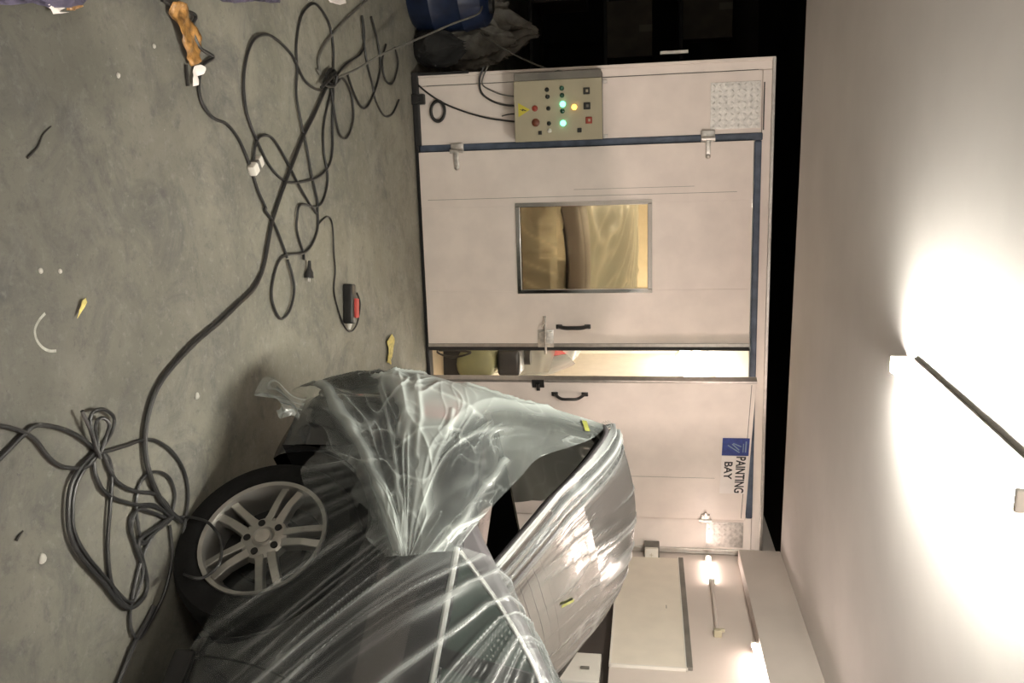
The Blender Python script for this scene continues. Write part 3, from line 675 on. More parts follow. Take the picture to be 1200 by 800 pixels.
def wheel(car, ax, s):
    w = empty('wheel', (ax, s*.86, TW-.012), 0); w.parent = car
    mx = Matrix.Rotation(PI/2, 4, 'X') if s < 0 else Matrix.Rotation(-PI/2, 4, 'X')     # local +z -> outboard
    bm = NB(); lathe(bm, [(RW-.012, -.18), (RW+.02, -.205), (TW-.02, -.20), (TW-.002, -.17), (TW, -.1), (TW-.002, -.03), (TW-.018, .004), (TW-.05, .012), (RW+.018, .010), (RW-.002, -.002), (RW-.012, -.02)], mx, 56); obj('tyre', bm, 'tyre', w, True)
    bm = NB(); lathe(bm, [(RW-.004, -.012), (RW+.006, .002), (RW+.004, .009), (RW-.010, .006), (RW-.017, -.012), (RW-.030, -.05), (RW-.036, -.16)], mx, 56); obj('rim', bm, 'alloy', w, True)
    bm = NB(); lathe(bm, [(.001, -.10), (RW-.03, -.10)], mx, 32); lathe(bm, [(.12, -.075), (.125, -.095)], mx, 32); obj('brake_disc', bm, 'under', w)
    bm = NB()
    for k in range(5):
        for e in (-1, 1):
            a0 = math.radians(-5+72*k)       # from straight up towards the front of the car
            def P(r, off, h, a=a0):
                dx, dz = math.sin(a)*r+math.cos(a)*off, math.cos(a)*r-math.sin(a)*off
                return mx @ Vector((dx*1, -dz if s < 0 else dz, h)) if False else Vector((dx, (-1 if s < 0 else 1)*h, dz))
            # one blade: from the hub to the rim, a slot left in the middle of the pair
            prof = [(.038, .004, .040, -.004), (.085, .006, .036, .000), (.14, .0115, .038, .004), (RW-.012, .017, .047, -.006)]
            lo = [[bm.verts.new(P(r, e*o0, h)), bm.verts.new(P(r, e*o1, h-.004)), bm.verts.new(P(r, e*o1, h-.04)), bm.verts.new(P(r, e*o0, h-.04))] for r, o0, o1, h in prof]
            for A, B in zip(lo, lo[1:]):
                for i in range(4): bm.faces.new((A[i], A[(i+1) % 4], B[(i+1) % 4], B[i]))
            bm.faces.new(lo[0]); bm.faces.new(lo[-1])
    bmesh.ops.bevel(bm, geom=list(bm.edges), offset=.0025, segments=1, affect='EDGES')
    obj('spokes', bm, 'alloy', w)
    bm = NB(); lathe(bm, [(.088, -.03), (.080, -.008), (.062, -.001), (.040, .0), (.036, -.004), (.030, .002), (.001, .004)], mx, 40); obj('hub', bm, 'alloy', w, True)
    bm = NB(); lathe(bm, [(.028, .002), (.026, .007), (.001, .009)], mx, 28); obj('hub_cap', bm, 'alu', w, True)
    for k in range(5):
        a = math.radians(-5+36+72*k); c = Vector((math.sin(a)*.057, 0, math.cos(a)*.057)); sg = -1 if s < 0 else 1
        bm = NB(); cyl(bm, c+Vector((0, sg*-.004, 0)), c+Vector((0, sg*.0022, 0)), .0125, seg=14); obj('wheel_bolt', bm, 'under', w)
    return w

CAR_O = (1.902, 2.975, 0); CAR_R = math.radians(-56.454)
car = build_car(True); car.name = 'car'
car.location = CAR_O; car.rotation_euler = (0, 0, CAR_R)
tag(car, 'dark grey car with raised boot lid, under plastic film, before the booth', 'car')

# ------------------------------------------------------------------ plastic film over the car (car coordinates, camera side is y < 0)
GX, GZ = .03, .93                         # where the folds gather, above the rear wheel
def fold_side(x, z):
    p = .77*x-.64*z; q = .64*x+.77*z; p0 = .77*GX-.64*GZ; q0 = .64*GX+.77*GZ
    w = (vn(p*1.3, q*3, 3)-.5)*.16
    qe = (q-q0+w)/(.42+.62*np.abs(p-p0))
    mk = lambda sd, a, b: np.clip((vn(qe*a, p*b, sd)-.30)*3, 0, 1)
    h1 = ridge(qe*6, p*.5, 1, 8)*mk(61, 2.5, 1.3); h2 = ridge(qe*14+w*3, p*.8, 2, 7)*np.clip(mk(62, 5, 2)+.25, 0, 1); h3 = ridge(qe*26+w*6, p*1.2, 5, 6)*np.clip(mk(63, 8, 2.6)+.3, 0, 1)
    d = .014*h1+.006*h2+.003*h3+.022*(vn(qe*1.7, p*.9, 64)-.5)
    return d, np.clip(.85*h1+.75*h2+.6*h3, 0, 1.3)
def fold_top(x, y):
    q = y*1.0+x*.45
    w = vn(x*2, y*3, 8)*.25
    mk = lambda sd, a, b: np.clip((vn(q*a, x*b, sd)-.40)*3, 0, 1)
    h1 = ridge(q*4.5+w, x*1.1, 11, 7)*mk(71, 3, 1.5); h2 = ridge(q*11+w*2, x*1.6, 12, 7)*mk(72, 6, 2.5); h3 = ridge(q*26+w*2, x*2.5, 13, 7)*mk(73, 9, 3)
    return .010*h1+.006*h2+.002*h3+.014*(vn(q*3, x*1.5, 74)-.5), np.clip(.5*h1+.45*h2+.4*h3, 0, 1.3)
def displaced(P, d):
    du = np.gradient(P, axis=0); dv = np.gradient(P, axis=1); n = np.cross(du, dv); n /= np.linalg.norm(n, axis=2, keepdims=True)+1e-9
    return n
def catmull(P, m, axis):
    P = np.moveaxis(P, axis, 0); n = P.shape[0]; t = np.linspace(0, n-1, m); i = np.clip(t.astype(int), 0, n-2); f = (t-i)[:, None, None]
    a = P[np.clip(i-1, 0, n-1)]; b = P[i]; c = P[i+1]; d = P[np.clip(i+2, 0, n-1)]
    o = .5*(2*b+(c-a)*f+(2*a-5*b+4*c-d)*f**2+(-a+3*b-3*c+d)*f**3)
    return np.moveaxis(o, 0, axis)
def side_sheet():
    parts = []
    # forward of the gather: hem at the sill, up over the glass and across the roof
    nx, nv = 540, 520; xs = np.linspace(-.0, 2.35, nx)
    G = np.zeros((nx, nv, 3))
    for i, x in enumerate(xs):
        hem = .20+.035*math.sin(x*9)+.02*math.sin(x*23)+.20*max(0, 1-x/.30)
        zt = roofz(x)+.02
        poly = [(float(half(x, hem))+.02, hem)]
        for z in (.3, .45, .6, .75, .88): 
            if z > hem+.04: poly.append((float(half(x, z))+.02, z))
        poly.append((.835, .99))
        ze = max(1.0, zt-.06)
        for t in (.33, .66, 1): z = .99+(ze-.99)*t; poly.append((gside(z)+.025, z))
        ye = gside(ze)
        poly += [(ye*.86, ze+(zt-ze)*.8), (ye*.5, zt), (0, zt+.005), (-ye*.6, zt-.005), (-ye-.0, ze)]
        pv = np.array(poly); L = np.concatenate([[0], np.cumsum(np.hypot(*np.diff(pv, axis=0).T))]); t = np.linspace(0, L[-1], nv)
        G[i] = np.stack([np.full(nv, x), -np.interp(t, L, pv[:, 0]), np.interp(t, L, pv[:, 1])], -1)
    for _ in range(14): G[1:-1, 1:-1] = (G[1:-1, 1:-1]*2+G[:-2, 1:-1]+G[2:, 1:-1]+G[1:-1, :-2]+G[1:-1, 2:])/6
    n = displaced(G, 0); sgn = np.where(n[:, :, 1].mean() > 0, -1, 1); n = n*sgn
    ds, ls = fold_side(G[..., 0], G[..., 2]); dt, lt = fold_top(G[..., 0], G[..., 1])
    f = np.clip((G[..., 2]-1.12)/.2, 0, 1)*np.clip((G[..., 1]+.72)/.12, 0, 1)
    d = ds*(1-f)+dt*f; l = ls*(1-f)+lt*f
    fade = .15+.85*np.clip(np.linspace(0, 1, nv)/.16, 0, 1)[None, :]; d = d*fade; l = l*fade
    parts.append((G+n*d[..., None], l))
    # over the raised lid
    g = lid_surface([(x-(.02 if k > 4 else 0), z+.02) for k, (x, z) in enumerate(LID)], 200, 220)
    prof = g
    x, y = prof[..., 0], prof[..., 1]*1.04; dt, lt = fold_top(x, y)
    e = np.abs(np.linspace(-1, 1, 220))[None, :]; edge = np.where(np.linspace(-1, 1, 220)[None, :] < 0, ridge((1-e)*22+vn(x*3, x*0, 4)*1.5, x*.6, 21, 3)*np.clip((e-.66)/.2, 0, 1), 0)
    P = np.stack([x, y, prof[..., 2]+.012+dt+edge*.02], -1); P[..., 1] -= edge*.02; P[..., 0] = tailx(P[..., 0])
    parts.append((P, np.clip(lt+edge*1.1, 0, 1.4)))
    # behind the gather, over the top of the wheel
    nx, nv = 110, 110; G = np.zeros((nx, nv, 3))
    for i, x in enumerate(np.linspace(-.36, 0, nx)):
        lo = .40+.02*math.sin(x*31); hi = np.interp(x, [-.36, 0], [.66, .97])
        z = np.linspace(lo, hi, nv); G[i] = np.stack([np.full(nv, x), -(half(x, z)+.022), z], -1)
    ds, ls = fold_side(G[..., 0], G[..., 2]); G[..., 1] -= ds*.5
    parts.append((G, ls*.35))
    return parts
def join_parts(name, parts, m, parent):
    V, Q, A, off = [], [], [], 0
    for P, l in parts:
        nu, nv, _ = P.shape; idx = np.arange(nu*nv).reshape(nu, nv)+off
        Q.append(np.stack([idx[:-1, :-1], idx[1:, :-1], idx[1:, 1:], idx[:-1, 1:]], -1).reshape(-1, 4)); V.append(P.reshape(-1, 3)); A.append(np.broadcast_to(l, (nu, nv)).reshape(-1)); off += nu*nv
    return mesh_np(name, np.concatenate(V), np.concatenate(Q), m, parent, np.concatenate(A))
def carframe(o): o.location = CAR_O; o.rotation_euler = (0, 0, CAR_R); return o
fs = carframe(join_parts('plastic_sheet', side_sheet(), 'film_side', None))
tag(fs, 'clear plastic film pulled in long streaky folds over car roof, windows and doors', 'plastic sheet')

def tail_sheet():
    # columns run from the middle of the tail round the right rear corner to the gather point; rows from hem to top edge
    c = [
        [(-1.02, .10, .25), (-1.09, .10, .45), (-1.08, .10, .64), (-1.02, .10, .85), (-1.00, .10, 1.15), (-.96, .10, 1.45)],
        [(-1.02, -.35, .25), (-1.09, -.35, .45), (-1.08, -.35, .64), (-1.02, -.35, .85), (-.99, -.35, 1.12), (-.94, -.30, 1.43)],
        [(-1.00, -.62, .25), (-1.06, -.64, .46), (-1.05, -.64, .64), (-1.00, -.62, .85), (-.95, -.60, 1.10), (-.90, -.52, 1.41)],
        [(-.92, -.80, .26), (-.98, -.84, .47), (-.97, -.83, .64), (-.93, -.79, .84), (-.90, -.70, 1.10), (-.84, -.60, 1.415)],
        [(-.78, -.90, .28), (-.80, -.945, .47), (-.79, -.935, .63), (-.79, -.885, .83), (-.78, -.78, 1.07), (-.72, -.64, 1.36)],
        [(-.58, -.93, .30), (-.58, -.955, .48), (-.58, -.945, .62), (-.57, -.915, .80), (-.56, -.84, 1.00), (-.54, -.70, 1.20)],
        [(-.38, -.95, .44), (-.36, -.95, .54), (-.35, -.945, .66), (-.34, -.925, .80), (-.33, -.88, .96), (-.34, -.76, 1.14)],
        [(-.16, -.95, .62), (-.15, -.95, .68), (-.14, -.945, .75), (-.13, -.93, .83), (-.13, -.90, .93), (-.16, -.82, 1.06)],
        [(.10, -.93, .78), (.10, -.94, .81), (.10, -.94, .835), (.09, -.935, .87), (.07, -.92, .92), (.03, -.87, .985)]]
    P = np.array(c, float); P[..., 0] = tailx(P[..., 0]); P = catmull(P, 330, 0); P = catmull(P, 260, 1)
    n = displaced(P, 0); 
    if n[:, :, 1].mean() > 0: n = -n
    u = np.linspace(0, 1, 330)[:, None]; v = np.linspace(0, 1, 260)[None, :]
    x, z = P[..., 0], P[..., 2]
    # folds fan out from the gather point, crumpled further away
    a = np.arctan2(v-.5, (1.02-u)*1.3); r = np.hypot(v-.5, (1.02-u)*1.3)
    w = vn(r*4, a*3, 31)
    mk = lambda A, B, sd, t=.33: np.clip((vn(A, B, sd)-t)*3, 0, 1)
    h1 = ridge(a*2.6+w*.8, r*1.2, 32, 9)*mk(a*2, r*3, 81, .3); h2 = ridge(a*7.5+w*1.4, r*3, 33, 9)*mk(a*4, r*5, 82)
    wu, wv = (vn(u*5, v*5, 35)-.5)*.22, (vn(u*5+7, v*5, 36)-.5)*.22
    uu_, vv_ = u+wu, v+wv
    c1 = ridge(uu_*7+vv_*3, vv_*4-uu_*2, 37, 12)*mk(u*5, v*5, 83); c2 = ridge(uu_*13-vv_*9, vv_*9+uu_*5, 38, 12)*mk(u*7, v*6, 84); c3 = ridge(uu_*29+vv_*11, vv_*23-uu_*9, 39, 11)*mk(u*9, v*8, 85)
    amp = np.clip((1.02-u)*2.2, .12, 1)
    up = np.clip((v-.35)/.3, 0, 1)
    d = amp*(.028*h1+.012*h2+.012*c1+.008*c2+.0035*c3+.022*(vn(uu_*6, vv_*5, 41)-.5))
    l = np.clip(.85*h1+.55*h2+.55*c1+.5*c2+.4*c3*(.4+.6*up)+.16*up*vn(u*5, v*6, 43), 0, 1.5)*(.7+.3*np.clip(v*1.8, 0, 1))
    # a few heavy gathered folds
    y = P[..., 1]
    for pts_, wdt, st in (([(-.62, .38), (-.45, .50), (-.28, .63), (.07, .82)], .022, 1.0), ([(-.52, .88), (-.3, .87), (-.08, .85)], .010, .7), ([(-.40, 1.09), (-.2, 1.02), (.0, .95)], .012, .7), ([(-.68, .72), (-.5, .77), (-.3, .80)], .009, .8), ([(-.27, .45), (-.12, .54), (.05, .75)], .008, .6), ([(-.60, .60), (-.35, .70), (.03, .83)], .009, .6), ([(-.66, .56), (-.62, .70), (-.55, .98)], .008, .6), ([(-.45, .92), (-.42, .80), (-.33, .72)], .006, .6)):
        best = np.full(x.shape, 9.0)
        for (ax_, az_), (bx_, bz_) in zip(pts_, pts_[1:]):
            L2 = (bx_-ax_)**2+(bz_-az_)**2; t = np.clip(((x-ax_)*(bx_-ax_)+(z-az_)*(bz_-az_))/L2, 0, 1)
            best = np.minimum(best, np.hypot(x-ax_-t*(bx_-ax_), z-az_-t*(bz_-az_)+.012*(vn(x*14, z*14, 88)-.5)))
        g = np.exp(-(best/wdt)**2)*np.clip((-.55-y)/.1, 0, 1)*(.6+.6*vn(x*20, z*20, 89))
        d = d+g*wdt*.9*st; l = l+g*.75*st
    P = P+n*d[..., None]
    # ragged hem
    hem = (vn(u*30, u*0, 44)-.5)*.10+(vn(u*9, u*0, 45)-.5)*.10
    P[..., 2] += hem*np.clip(1-v*6, 0, 1)
    parts = [(P, l)]
    # loose flap of the hem standing out towards the floor
    nu, nv = 50, 30; uu = np.linspace(0, 1, nu)[:, None]; vv = np.linspace(0, 1, nv)[None, :]
    Fp = np.stack([-.56+.13*uu-.03*vv+.02*np.sin(vv*6+uu*4), -.94-.06*vv-.035*np.sin(uu*8+vv*3)*vv, .32-(.13+.07*np.sin(uu*5+.6))*vv], -1)
    parts.append((Fp, np.clip(.1+.5*ridge(uu*6, vv*2, 51, 3), 0, 1)))
    return parts
ft = carframe(join_parts('plastic_sheet', tail_sheet(), 'film_tail', None))
tag(ft, 'crumpled milky plastic film bunched over the car tail and rear bumper', 'plastic sheet')
# masking tape scraps holding the film
def tape(V, U, strips, label):
    bpy.context.view_layer.update()
    ok, loc, nrm, *_ = S.ray_cast(bpy.context.evaluated_depsgraph_get(), Vector(EYE), Vector(ray(V, U)).normalized())
    if not ok: return
    if nrm.dot(Vector(EYE)-loc) < 0: nrm = -nrm
    bm = NB(); base = Matrix.Translation(loc+nrm*.006) @ nrm.to_track_quat('Z', 'Y').to_matrix().to_4x4()
    for dx, dy, l, w, a in strips:
        box(bm, -l/2, l/2, -w/2, w/2, -.0008, .0008, mx=base @ Matrix.Translation((dx, dy, 0)) @ Matrix.Rotation(a, 4, 'Z'))
    tag(obj('masking_tape', bm, 'tape', None), label, 'tape')
tape(686, 500, [(0, 0, .06, .02, .3)], 'yellow-green masking tape at the raised corner of the car film')
tape(664, 706, [(0, 0, .10, .014, .9)], 'greenish masking tape strip lying on film over the car lid')
# ------------------------------------------------------------------ second car inside the booth
car2 = build_car(False); car2.name = 'car'; car2.location = (.78, 7.95, 0); car2.rotation_euler = (0, 0, math.radians(90))
tag(car2, 'film covered car parked inside the booth, seen through the door window', 'car')
nx, ny = 150, 120; xs = np.linspace(-.86, 3.2, nx); Gp = np.zeros((nx, ny, 3))
for i, x in enumerate(xs):
    top = max(float(deck(min(max(x, -.98), 3.7)))+.03, float(roofz(x))+.02 if -.22 < x < 2.75 else 0)
    top = min(top, .75+(x+.86)*2.2)
    poly = [(-1.02, .3), (-.95, .75), (-.86, .96), (-.6, top-.03), (0, top), (.6, top-.03), (.86, .96), (.95, .75), (1.02, .3)]
    pv = np.array(poly); L = np.concatenate([[0], np.cumsum(np.hypot(*np.diff(pv, axis=0).T))]); t = np.linspace(0, L[-1], ny)
    Gp[i] = np.stack([np.full(ny, x), np.interp(t, L, pv[:, 0]), np.interp(t, L, pv[:, 1])], -1)
for _ in range(10): Gp[1:-1, 1:-1] = (Gp[1:-1, 1:-1]*2+Gp[:-2, 1:-1]+Gp[2:, 1:-1]+Gp[1:-1, :-2]+Gp[1:-1, 2:])/6
h1 = ridge(Gp[..., 0]*3+Gp[..., 2]*4, Gp[..., 1]*2, 61, 4); h2 = ridge(Gp[..., 0]*8-Gp[..., 1]*6, Gp[..., 2]*5, 62, 5)
Gp[..., 2] += .03*h1+.015*h2
yy = np.linspace(-1.0, 1.0, 80)[:, None]; zz = np.linspace(0, 1, 60)[None, :]
rear = np.stack([-.90-.05*np.sin(zz*3.1)+.03*ridge(yy*5, zz*2, 63, 4)+.12*np.abs(yy)**4, yy*.97+0*zz, .22+(.62-.12*np.abs(yy)**4)*zz+0*yy], -1)
f2 = join_parts('plastic_sheet', [(Gp, np.clip(.6*h1+.5*h2, 0, 1)), (rear, ridge(yy*7+zz*2, zz*2, 64, 4)*.7)], 'film_booth', None); f2.location = car2.location; f2.rotation_euler = car2.rotation_euler
tag(f2, 'pale yellowish plastic film over the car inside the booth', 'plastic sheet')

# ------------------------------------------------------------------ cables on the floor
def c6(x, y): return (180+x/3.078, y/3.078)
def c4(x, y): return (280+x/3.635, 240+y/3.635)
def c7(x, y): return (x/2.222, 440+y/2.222)
NZ = [0]
def floor_cable(name, pix, r, label, m='cable', extra=None, lift=.010, ends=None, cat='cable'):
    NZ[0] += 1
    pts = []
    n = len(pix)
    for i, (V, U) in enumerate(pix):
        z = r+lift*vn(i*.7, NZ[0]*3.3, 70)
        pts.append(fl(V, U, z))
    pts = spline(pts, 7)
    if extra: pts = pts + spline([pts[-1]]+extra, 8)[1:]
    for p in pts:
        if p.z < r: p.z = r
    bm = NB(); tube(bm, pts, r, 8)
    o = obj(name, bm, m, None, True)
    return tag(o, label, cat)
bag = fy(566, 6, 6.55)
main = [c6(650, 285), c6(620, 322), c6(580, 410), c6(540, 490), c6(505, 580), c6(470, 670), c6(430, 790)] + [(315, 280), (308, 315), (297, 338), (278, 357), (256, 378), (230, 400), (206, 425), (189, 447), (178, 470), (171, 500), (170, 525), (174, 550), (183, 575), (196, 596), (213, 611)]
floor_cable('cable', main[::-1], .0090, 'thick black cable curving across floor from rear cable heap to heap at car wheel')
bm = NB(); tube(bm, spline([fl(391, 93, .03), fl(420, 80, .06), fy(449, 63, 4.75), fy(498, 42, 5.2), fy(530, 28, 5.42), fy(559, 17, 5.62), fy(565, 8, 5.76)], 8), .0065, 8); tag(obj('cable', bm, 'greycable', None, True), 'grey cable stretched through the air from rear cable heap to the drum', 'cable')
floor_cable('cable', [c6(*p) for p in [(640, 300), (600, 325), (545, 290), (500, 200), (440, 140), (400, 125), (360, 145), (335, 210), (325, 300), (335, 400), (370, 500), (420, 600), (470, 650), (520, 658), (590, 640), (630, 600), (645, 540), (645, 430), (648, 330), (640, 270)]], .0062, 'black cable laid in a wide rounded loop, leftmost big loop of the rear heap')
floor_cable('cable', [c6(*p) for p in [(640, 310), (648, 240), (648, 170), (635, 90), (600, 28), (570, 15), (532, 60), (515, 160), (518, 250), (515, 340), (530, 430), (550, 520), (570, 630), (590, 720)]]+[c4(*p) for p in [(335, 20), (335, 100), (310, 170), (275, 205), (210, 212), (170, 240), (145, 320), (140, 400), (165, 470), (190, 482), (220, 440), (236, 360), (225, 290), (208, 235)]], .0062, 'black cable in a tall narrow loop with a small floor loop at its end')
floor_cable('cable', [c6(*p) for p in [(360, 585), (368, 520), (390, 490), (430, 500), (480, 580), (520, 660), (560, 730), (588, 770)]], .006, 'thin dark cable arching from white connector across the crossing loops')
floor_cable('cable', [c6(*p) for p in [(352, 600), (362, 640), (378, 690), (405, 750)]]+[c4(*p) for p in [(110, 20), (150, 80), (190, 180), (205, 225)]], .0062, 'black cable running from the white connector to the small floor loop')
floor_cable('cable', [c6(*p) for p in [(30, 0), (90, 30), (150, 55), (140, 100), (165, 170), (215, 205), (180, 235), (163, 300), (175, 370), (215, 425), (260, 445), (300, 490), (330, 550), (345, 590)]], .0065, 'thin black cable winding past the brown wrapper to the white connector')
floor_cable('cable', [c6(*p) for p in [(642, 320), (615, 440), (613, 540), (628, 640), (612, 720), (585, 745)]]+[c4(*p) for p in [(262, 0), (247, 60), (247, 110), (262, 165), (275, 205), (276, 232)]], .006, 'thin black cable trailing from the rear heap and ending in a black plug')
floor_cable('cable', [c6(*p) for p in [(640, 320), (655, 420), (672, 485), (698, 495), (720, 430), (715, 350), (690, 290), (660, 280), (640, 300)]], .0060, 'short black cable loop dangling right of the rear heap knot')
floor_cable('cable', [c6(*p) for p in [(590, 250), (600, 265), (595, 215), (610, 175), (640, 130), (700, 65), (770, 0)]], .007, 'greyish cable leading off the left frame edge from the rear heap', 'greycable')
floor_cable('cable', [c6(*p) for p in [(640, 300), (690, 235), (750, 190), (760, 120), (752, 60), (765, 200), (790, 310), (800, 360), (830, 415), (860, 412), (885, 360)]], .0060, 'black cable hooked in a U beside the dark rubbish at booth left end')
floor_cable('cable', [c6(*p) for p in [(785, 60), (808, 150), (818, 240), (800, 320), (770, 385), (745, 380), (720, 330), (700, 270)]], .0065, 'thin black cable bent between rear heap and the booth left end')
floor_cable('cable', [c6(*p) for p in [(870, 170), (882, 230), (862, 300), (835, 285), (825, 220), (838, 160)]], .006, 'small dark cable curl nearest the booth bottom left corner')
floor_cable('cable', [c6(*p) for p in [(605, 315), (640, 280), (655, 260), (640, 250), (622, 275), (640, 305), (670, 285), (640, 262), (615, 300), (650, 310), (662, 275)]], .008, 'tight knot of black cable at the centre of the rear heap', lift=.05)
# power pack and plug
floor_cable('cable', [c4(*p) for p in [(335, 90), (352, 68), (380, 50), (398, 85), (404, 200), (410, 280), (405, 370), (430, 470), (455, 525), (480, 538), (505, 500), (516, 420), (503, 375)]], .0045, 'thin dark wire curling round the black power pack with red end')
o = thing('power_pack', 'small black power pack with a red end lying on the floor', 'power pack', fl(404, 356, 0), math.radians(-10))
bm = NB(); box(bm, -.105, .105, -.035, .03, 0, .055, .010, 3); obj('case', bm, 'plastic_black', o, True)
bm = NB(); box(bm, -.03, .075, -.004, .046, .03, .066, .006, 2); obj('clip', bm, 'red_cloth', o)
bm = NB(); cyl(bm, (.105, 0, .028), (.135, 0, .024), .012, .007, seg=14); obj('strain_relief', bm, 'white', o, True)
o = thing('power_plug', 'small black mains plug at a cable end on the floor', 'plug', fl(*c4(281, 288), 0), math.radians(-14))
bm = NB(); lathe(bm, [(.001, -.055), (.007, -.055), (.010, -.02), (.020, .0), (.022, .025), (.001, .026)], Matrix.Translation((0, 0, .022)) @ Matrix.Rotation(PI/2, 4, 'Y'), 18); obj('plug_body', bm, 'plastic_black', o, True)
bm = NB()
for s in (-1, 1): cyl(bm, (.026, s*.009, .022), (.045, s*.009, .022), .0025, seg=8)
obj('pins', bm, 'steel', o, True)
o = thing('connector', 'white taped connector joining two thin cables on the floor', 'connector', fl(*c6(355, 598), 0), math.radians(-60))
bm = NB(); box(bm, -.05, .05, -.022, .022, .0, .034, .008, 2); obj('connector_body', bm, 'white', o, True)
bm = NB(); box(bm, -.012, .012, -.0235, .0235, -.0, .036, .006, 2); obj('tape_wrap', bm, 'greycable', o)
# heap near the wheel
floor_cable('cable', [c7(*p) for p in [(-60, 270), (0, 215), (60, 155), (95, 130), (150, 135), (200, 155), (240, 185), (258, 200)]], .0065, 'dark cable entering from the photo bottom edge, upper of two at the front heap')
floor_cable('cable', [c7(*p) for p in [(-60, 125), (0, 130), (50, 142), (90, 165), (130, 215), (170, 238), (225, 238), (250, 210)]], .006, 'dark cable entering from bottom edge that dips below its twin')
floor_cable('cable', [c7(*p) for p in [(248, 198), (202, 250), (180, 310), (180, 400), (210, 470), (270, 540), (310, 590), (340, 605), (372, 580), (384, 540), (372, 480), (362, 430), (400, 400), (440, 372)]], .0068, 'dark cable making the large outer sag of the front heap')
floor_cable('cable', [c7(*p) for p in [(256, 204), (212, 255), (192, 310), (191, 395), (220, 460), (278, 530), (320, 578), (345, 588), (360, 560), (372, 505), (352, 440), (342, 395), (358, 350), (395, 356), (430, 370)]], .006, 'dark cable just inside the large outer sag of the front heap')
floor_cable('cable', [c7(*p) for p in [(262, 215), (237, 135), (240, 98), (270, 88), (297, 110), (290, 150), (262, 190), (252, 165), (250, 125), (266, 110), (284, 125), (276, 160), (258, 205), (245, 175), (235, 140), (214, 92)]], .0055, 'double eye of thin cable topping the front heap', lift=.03)
floor_cable('cable', [c7(*p) for p in [(244, 205), (250, 262), (282, 310), (350, 335), (405, 338), (448, 372)]], .006, 'dark cable leading from the front heap eye to the wheel tangle, lower strand')
floor_cable('cable', [c7(*p) for p in [(268, 200), (300, 270), (350, 300), (410, 310), (446, 352)]], .006, 'dark cable leading from the front heap eye to the wheel tangle, upper strand')
floor_cable('cable', [c7(*p) for p in [(262, 200), (295, 192), (335, 180), (370, 168), (408, 170), (450, 200), (480, 250), (490, 310), (482, 380), (466, 470)]], .0062, 'dark cable bowing wide round the wheel side of the front heap')
floor_cable('cable', [c7(*p) for p in [(255, 190), (282, 215), (291, 262), (286, 350), (280, 450), (290, 540), (318, 590), (335, 602)]], .0062, 'nearly straight dark cable down the middle of the front heap')
floor_cable('cable', [c7(*p) for p in [(446, 365), (456, 310), (440, 265), (405, 250), (370, 270), (355, 320), (358, 380), (372, 432), (400, 410), (446, 372), (425, 352), (385, 340), (345, 360), (338, 395), (350, 428), (378, 436), (412, 398), (450, 366)]], .0055, 'thin dark cable in two oval loops beside the wheel')
floor_cable('cable', [c7(*p) for p in [(445, 368), (402, 410), (372, 470), (352, 540), (340, 610), (342, 660), (362, 684), (392, 640), (430, 560), (448, 470), (442, 390)]], .0058, 'dark cable in a long drop-shaped loop along the car sill')
floor_cable('cable', [c7(*p) for p in [(400, 600), (375, 650), (355, 685), (338, 725), (308, 800), (290, 850)]], .008, 'dark cable leaving towards the right frame edge along the car sill')
# one strand leans on the wheel
cn = np.array([-.8335, -.5525, 0]); cw = np.array([1.185, 2.5, 0])+cn*.042
def onwheel(V, U):
    d = ray(V, U); t = ((cw-EYE)@cn)/(d@cn); p = EYE+d*t; p[2] = max(p[2], .008); return Vector(p)
pw = [fl(*c7(448, 372), .01), fl(*c7(475, 368), .012)]+[onwheel(*c7(*p)) for p in ((505, 370), (545, 385), (575, 430), (570, 490), (530, 525), (490, 522))]+[fl(*c7(468, 500), .012), fl(*c7(480, 440), .02), fl(*c7(496, 395), .012)]
bm = NB(); tube(bm, spline(pw, 8), .0052, 8); tag(obj('cable', bm, 'cable', None, True), 'thin dark cable loop leaning against the car wheel', 'cable')

# ------------------------------------------------------------------ litter on the floor
def crumple(name, outline, m, label, cat, zh=.03, seed=0, parent=None, grid=14):
    """a sheet with an outline on the floor, creased and slightly raised"""
    pts = [fl(V, U, 0) for V, U in outline]
    bm = NB(); vs = [bm.verts.new(p) for p in pts]; f = bm.faces.new(vs)
    bmesh.ops.triangulate(bm, faces=[f]); bmesh.ops.subdivide_edges(bm, edges=list(bm.edges), cuts=3, use_grid_fill=True); bmesh.ops.subdivide_edges(bm, edges=list(bm.edges), cuts=1, use_grid_fill=True)
    for v in bm.verts:
        h = float(vn(v.co.x*22, v.co.y*22, seed)); h2 = float(vn(v.co.x*55, v.co.y*55, seed+3)); v.co.z = .003+zh*(h*.75+h2*.35)
    o = obj(name, bm, m, parent, True)
    md = o.modifiers.new('t', 'SOLIDIFY'); md.thickness = .0015; md.offset = 1
    if label: tag(o, label, cat)
    return o
def cw1(x, y): return (160+x/3.75, y/3.75)
crumple('wrapper', [cw1(*p) for p in [(128, 12), (150, 8), (188, 22), (216, 78), (242, 130), (268, 200), (252, 268), (224, 292), (190, 232), (165, 150), (150, 100), (128, 60)]], 'brown', 'curled brown wrapper on the floor at the left frame edge', 'wrapper', .035, 81)
crumple('paper_scrap', [cw1(*p) for p in [(242, 290), (262, 284), (284, 300), (272, 326), (256, 335), (250, 375), (232, 380), (232, 345)]], 'paper', 'small white torn scrap at the tip of the brown wrapper', 'paper', .02, 82)
bm = NB(); tube(bm, spline([fl(*cw1(218, 285), .008), fl(*cw1(222, 330), .008), fl(*cw1(226, 378), .006)], 6), .006, 7); tag(obj('stick', bm, 'twig', None, True), 'short black stick beside the white scrap by the brown wrapper', 'stick')
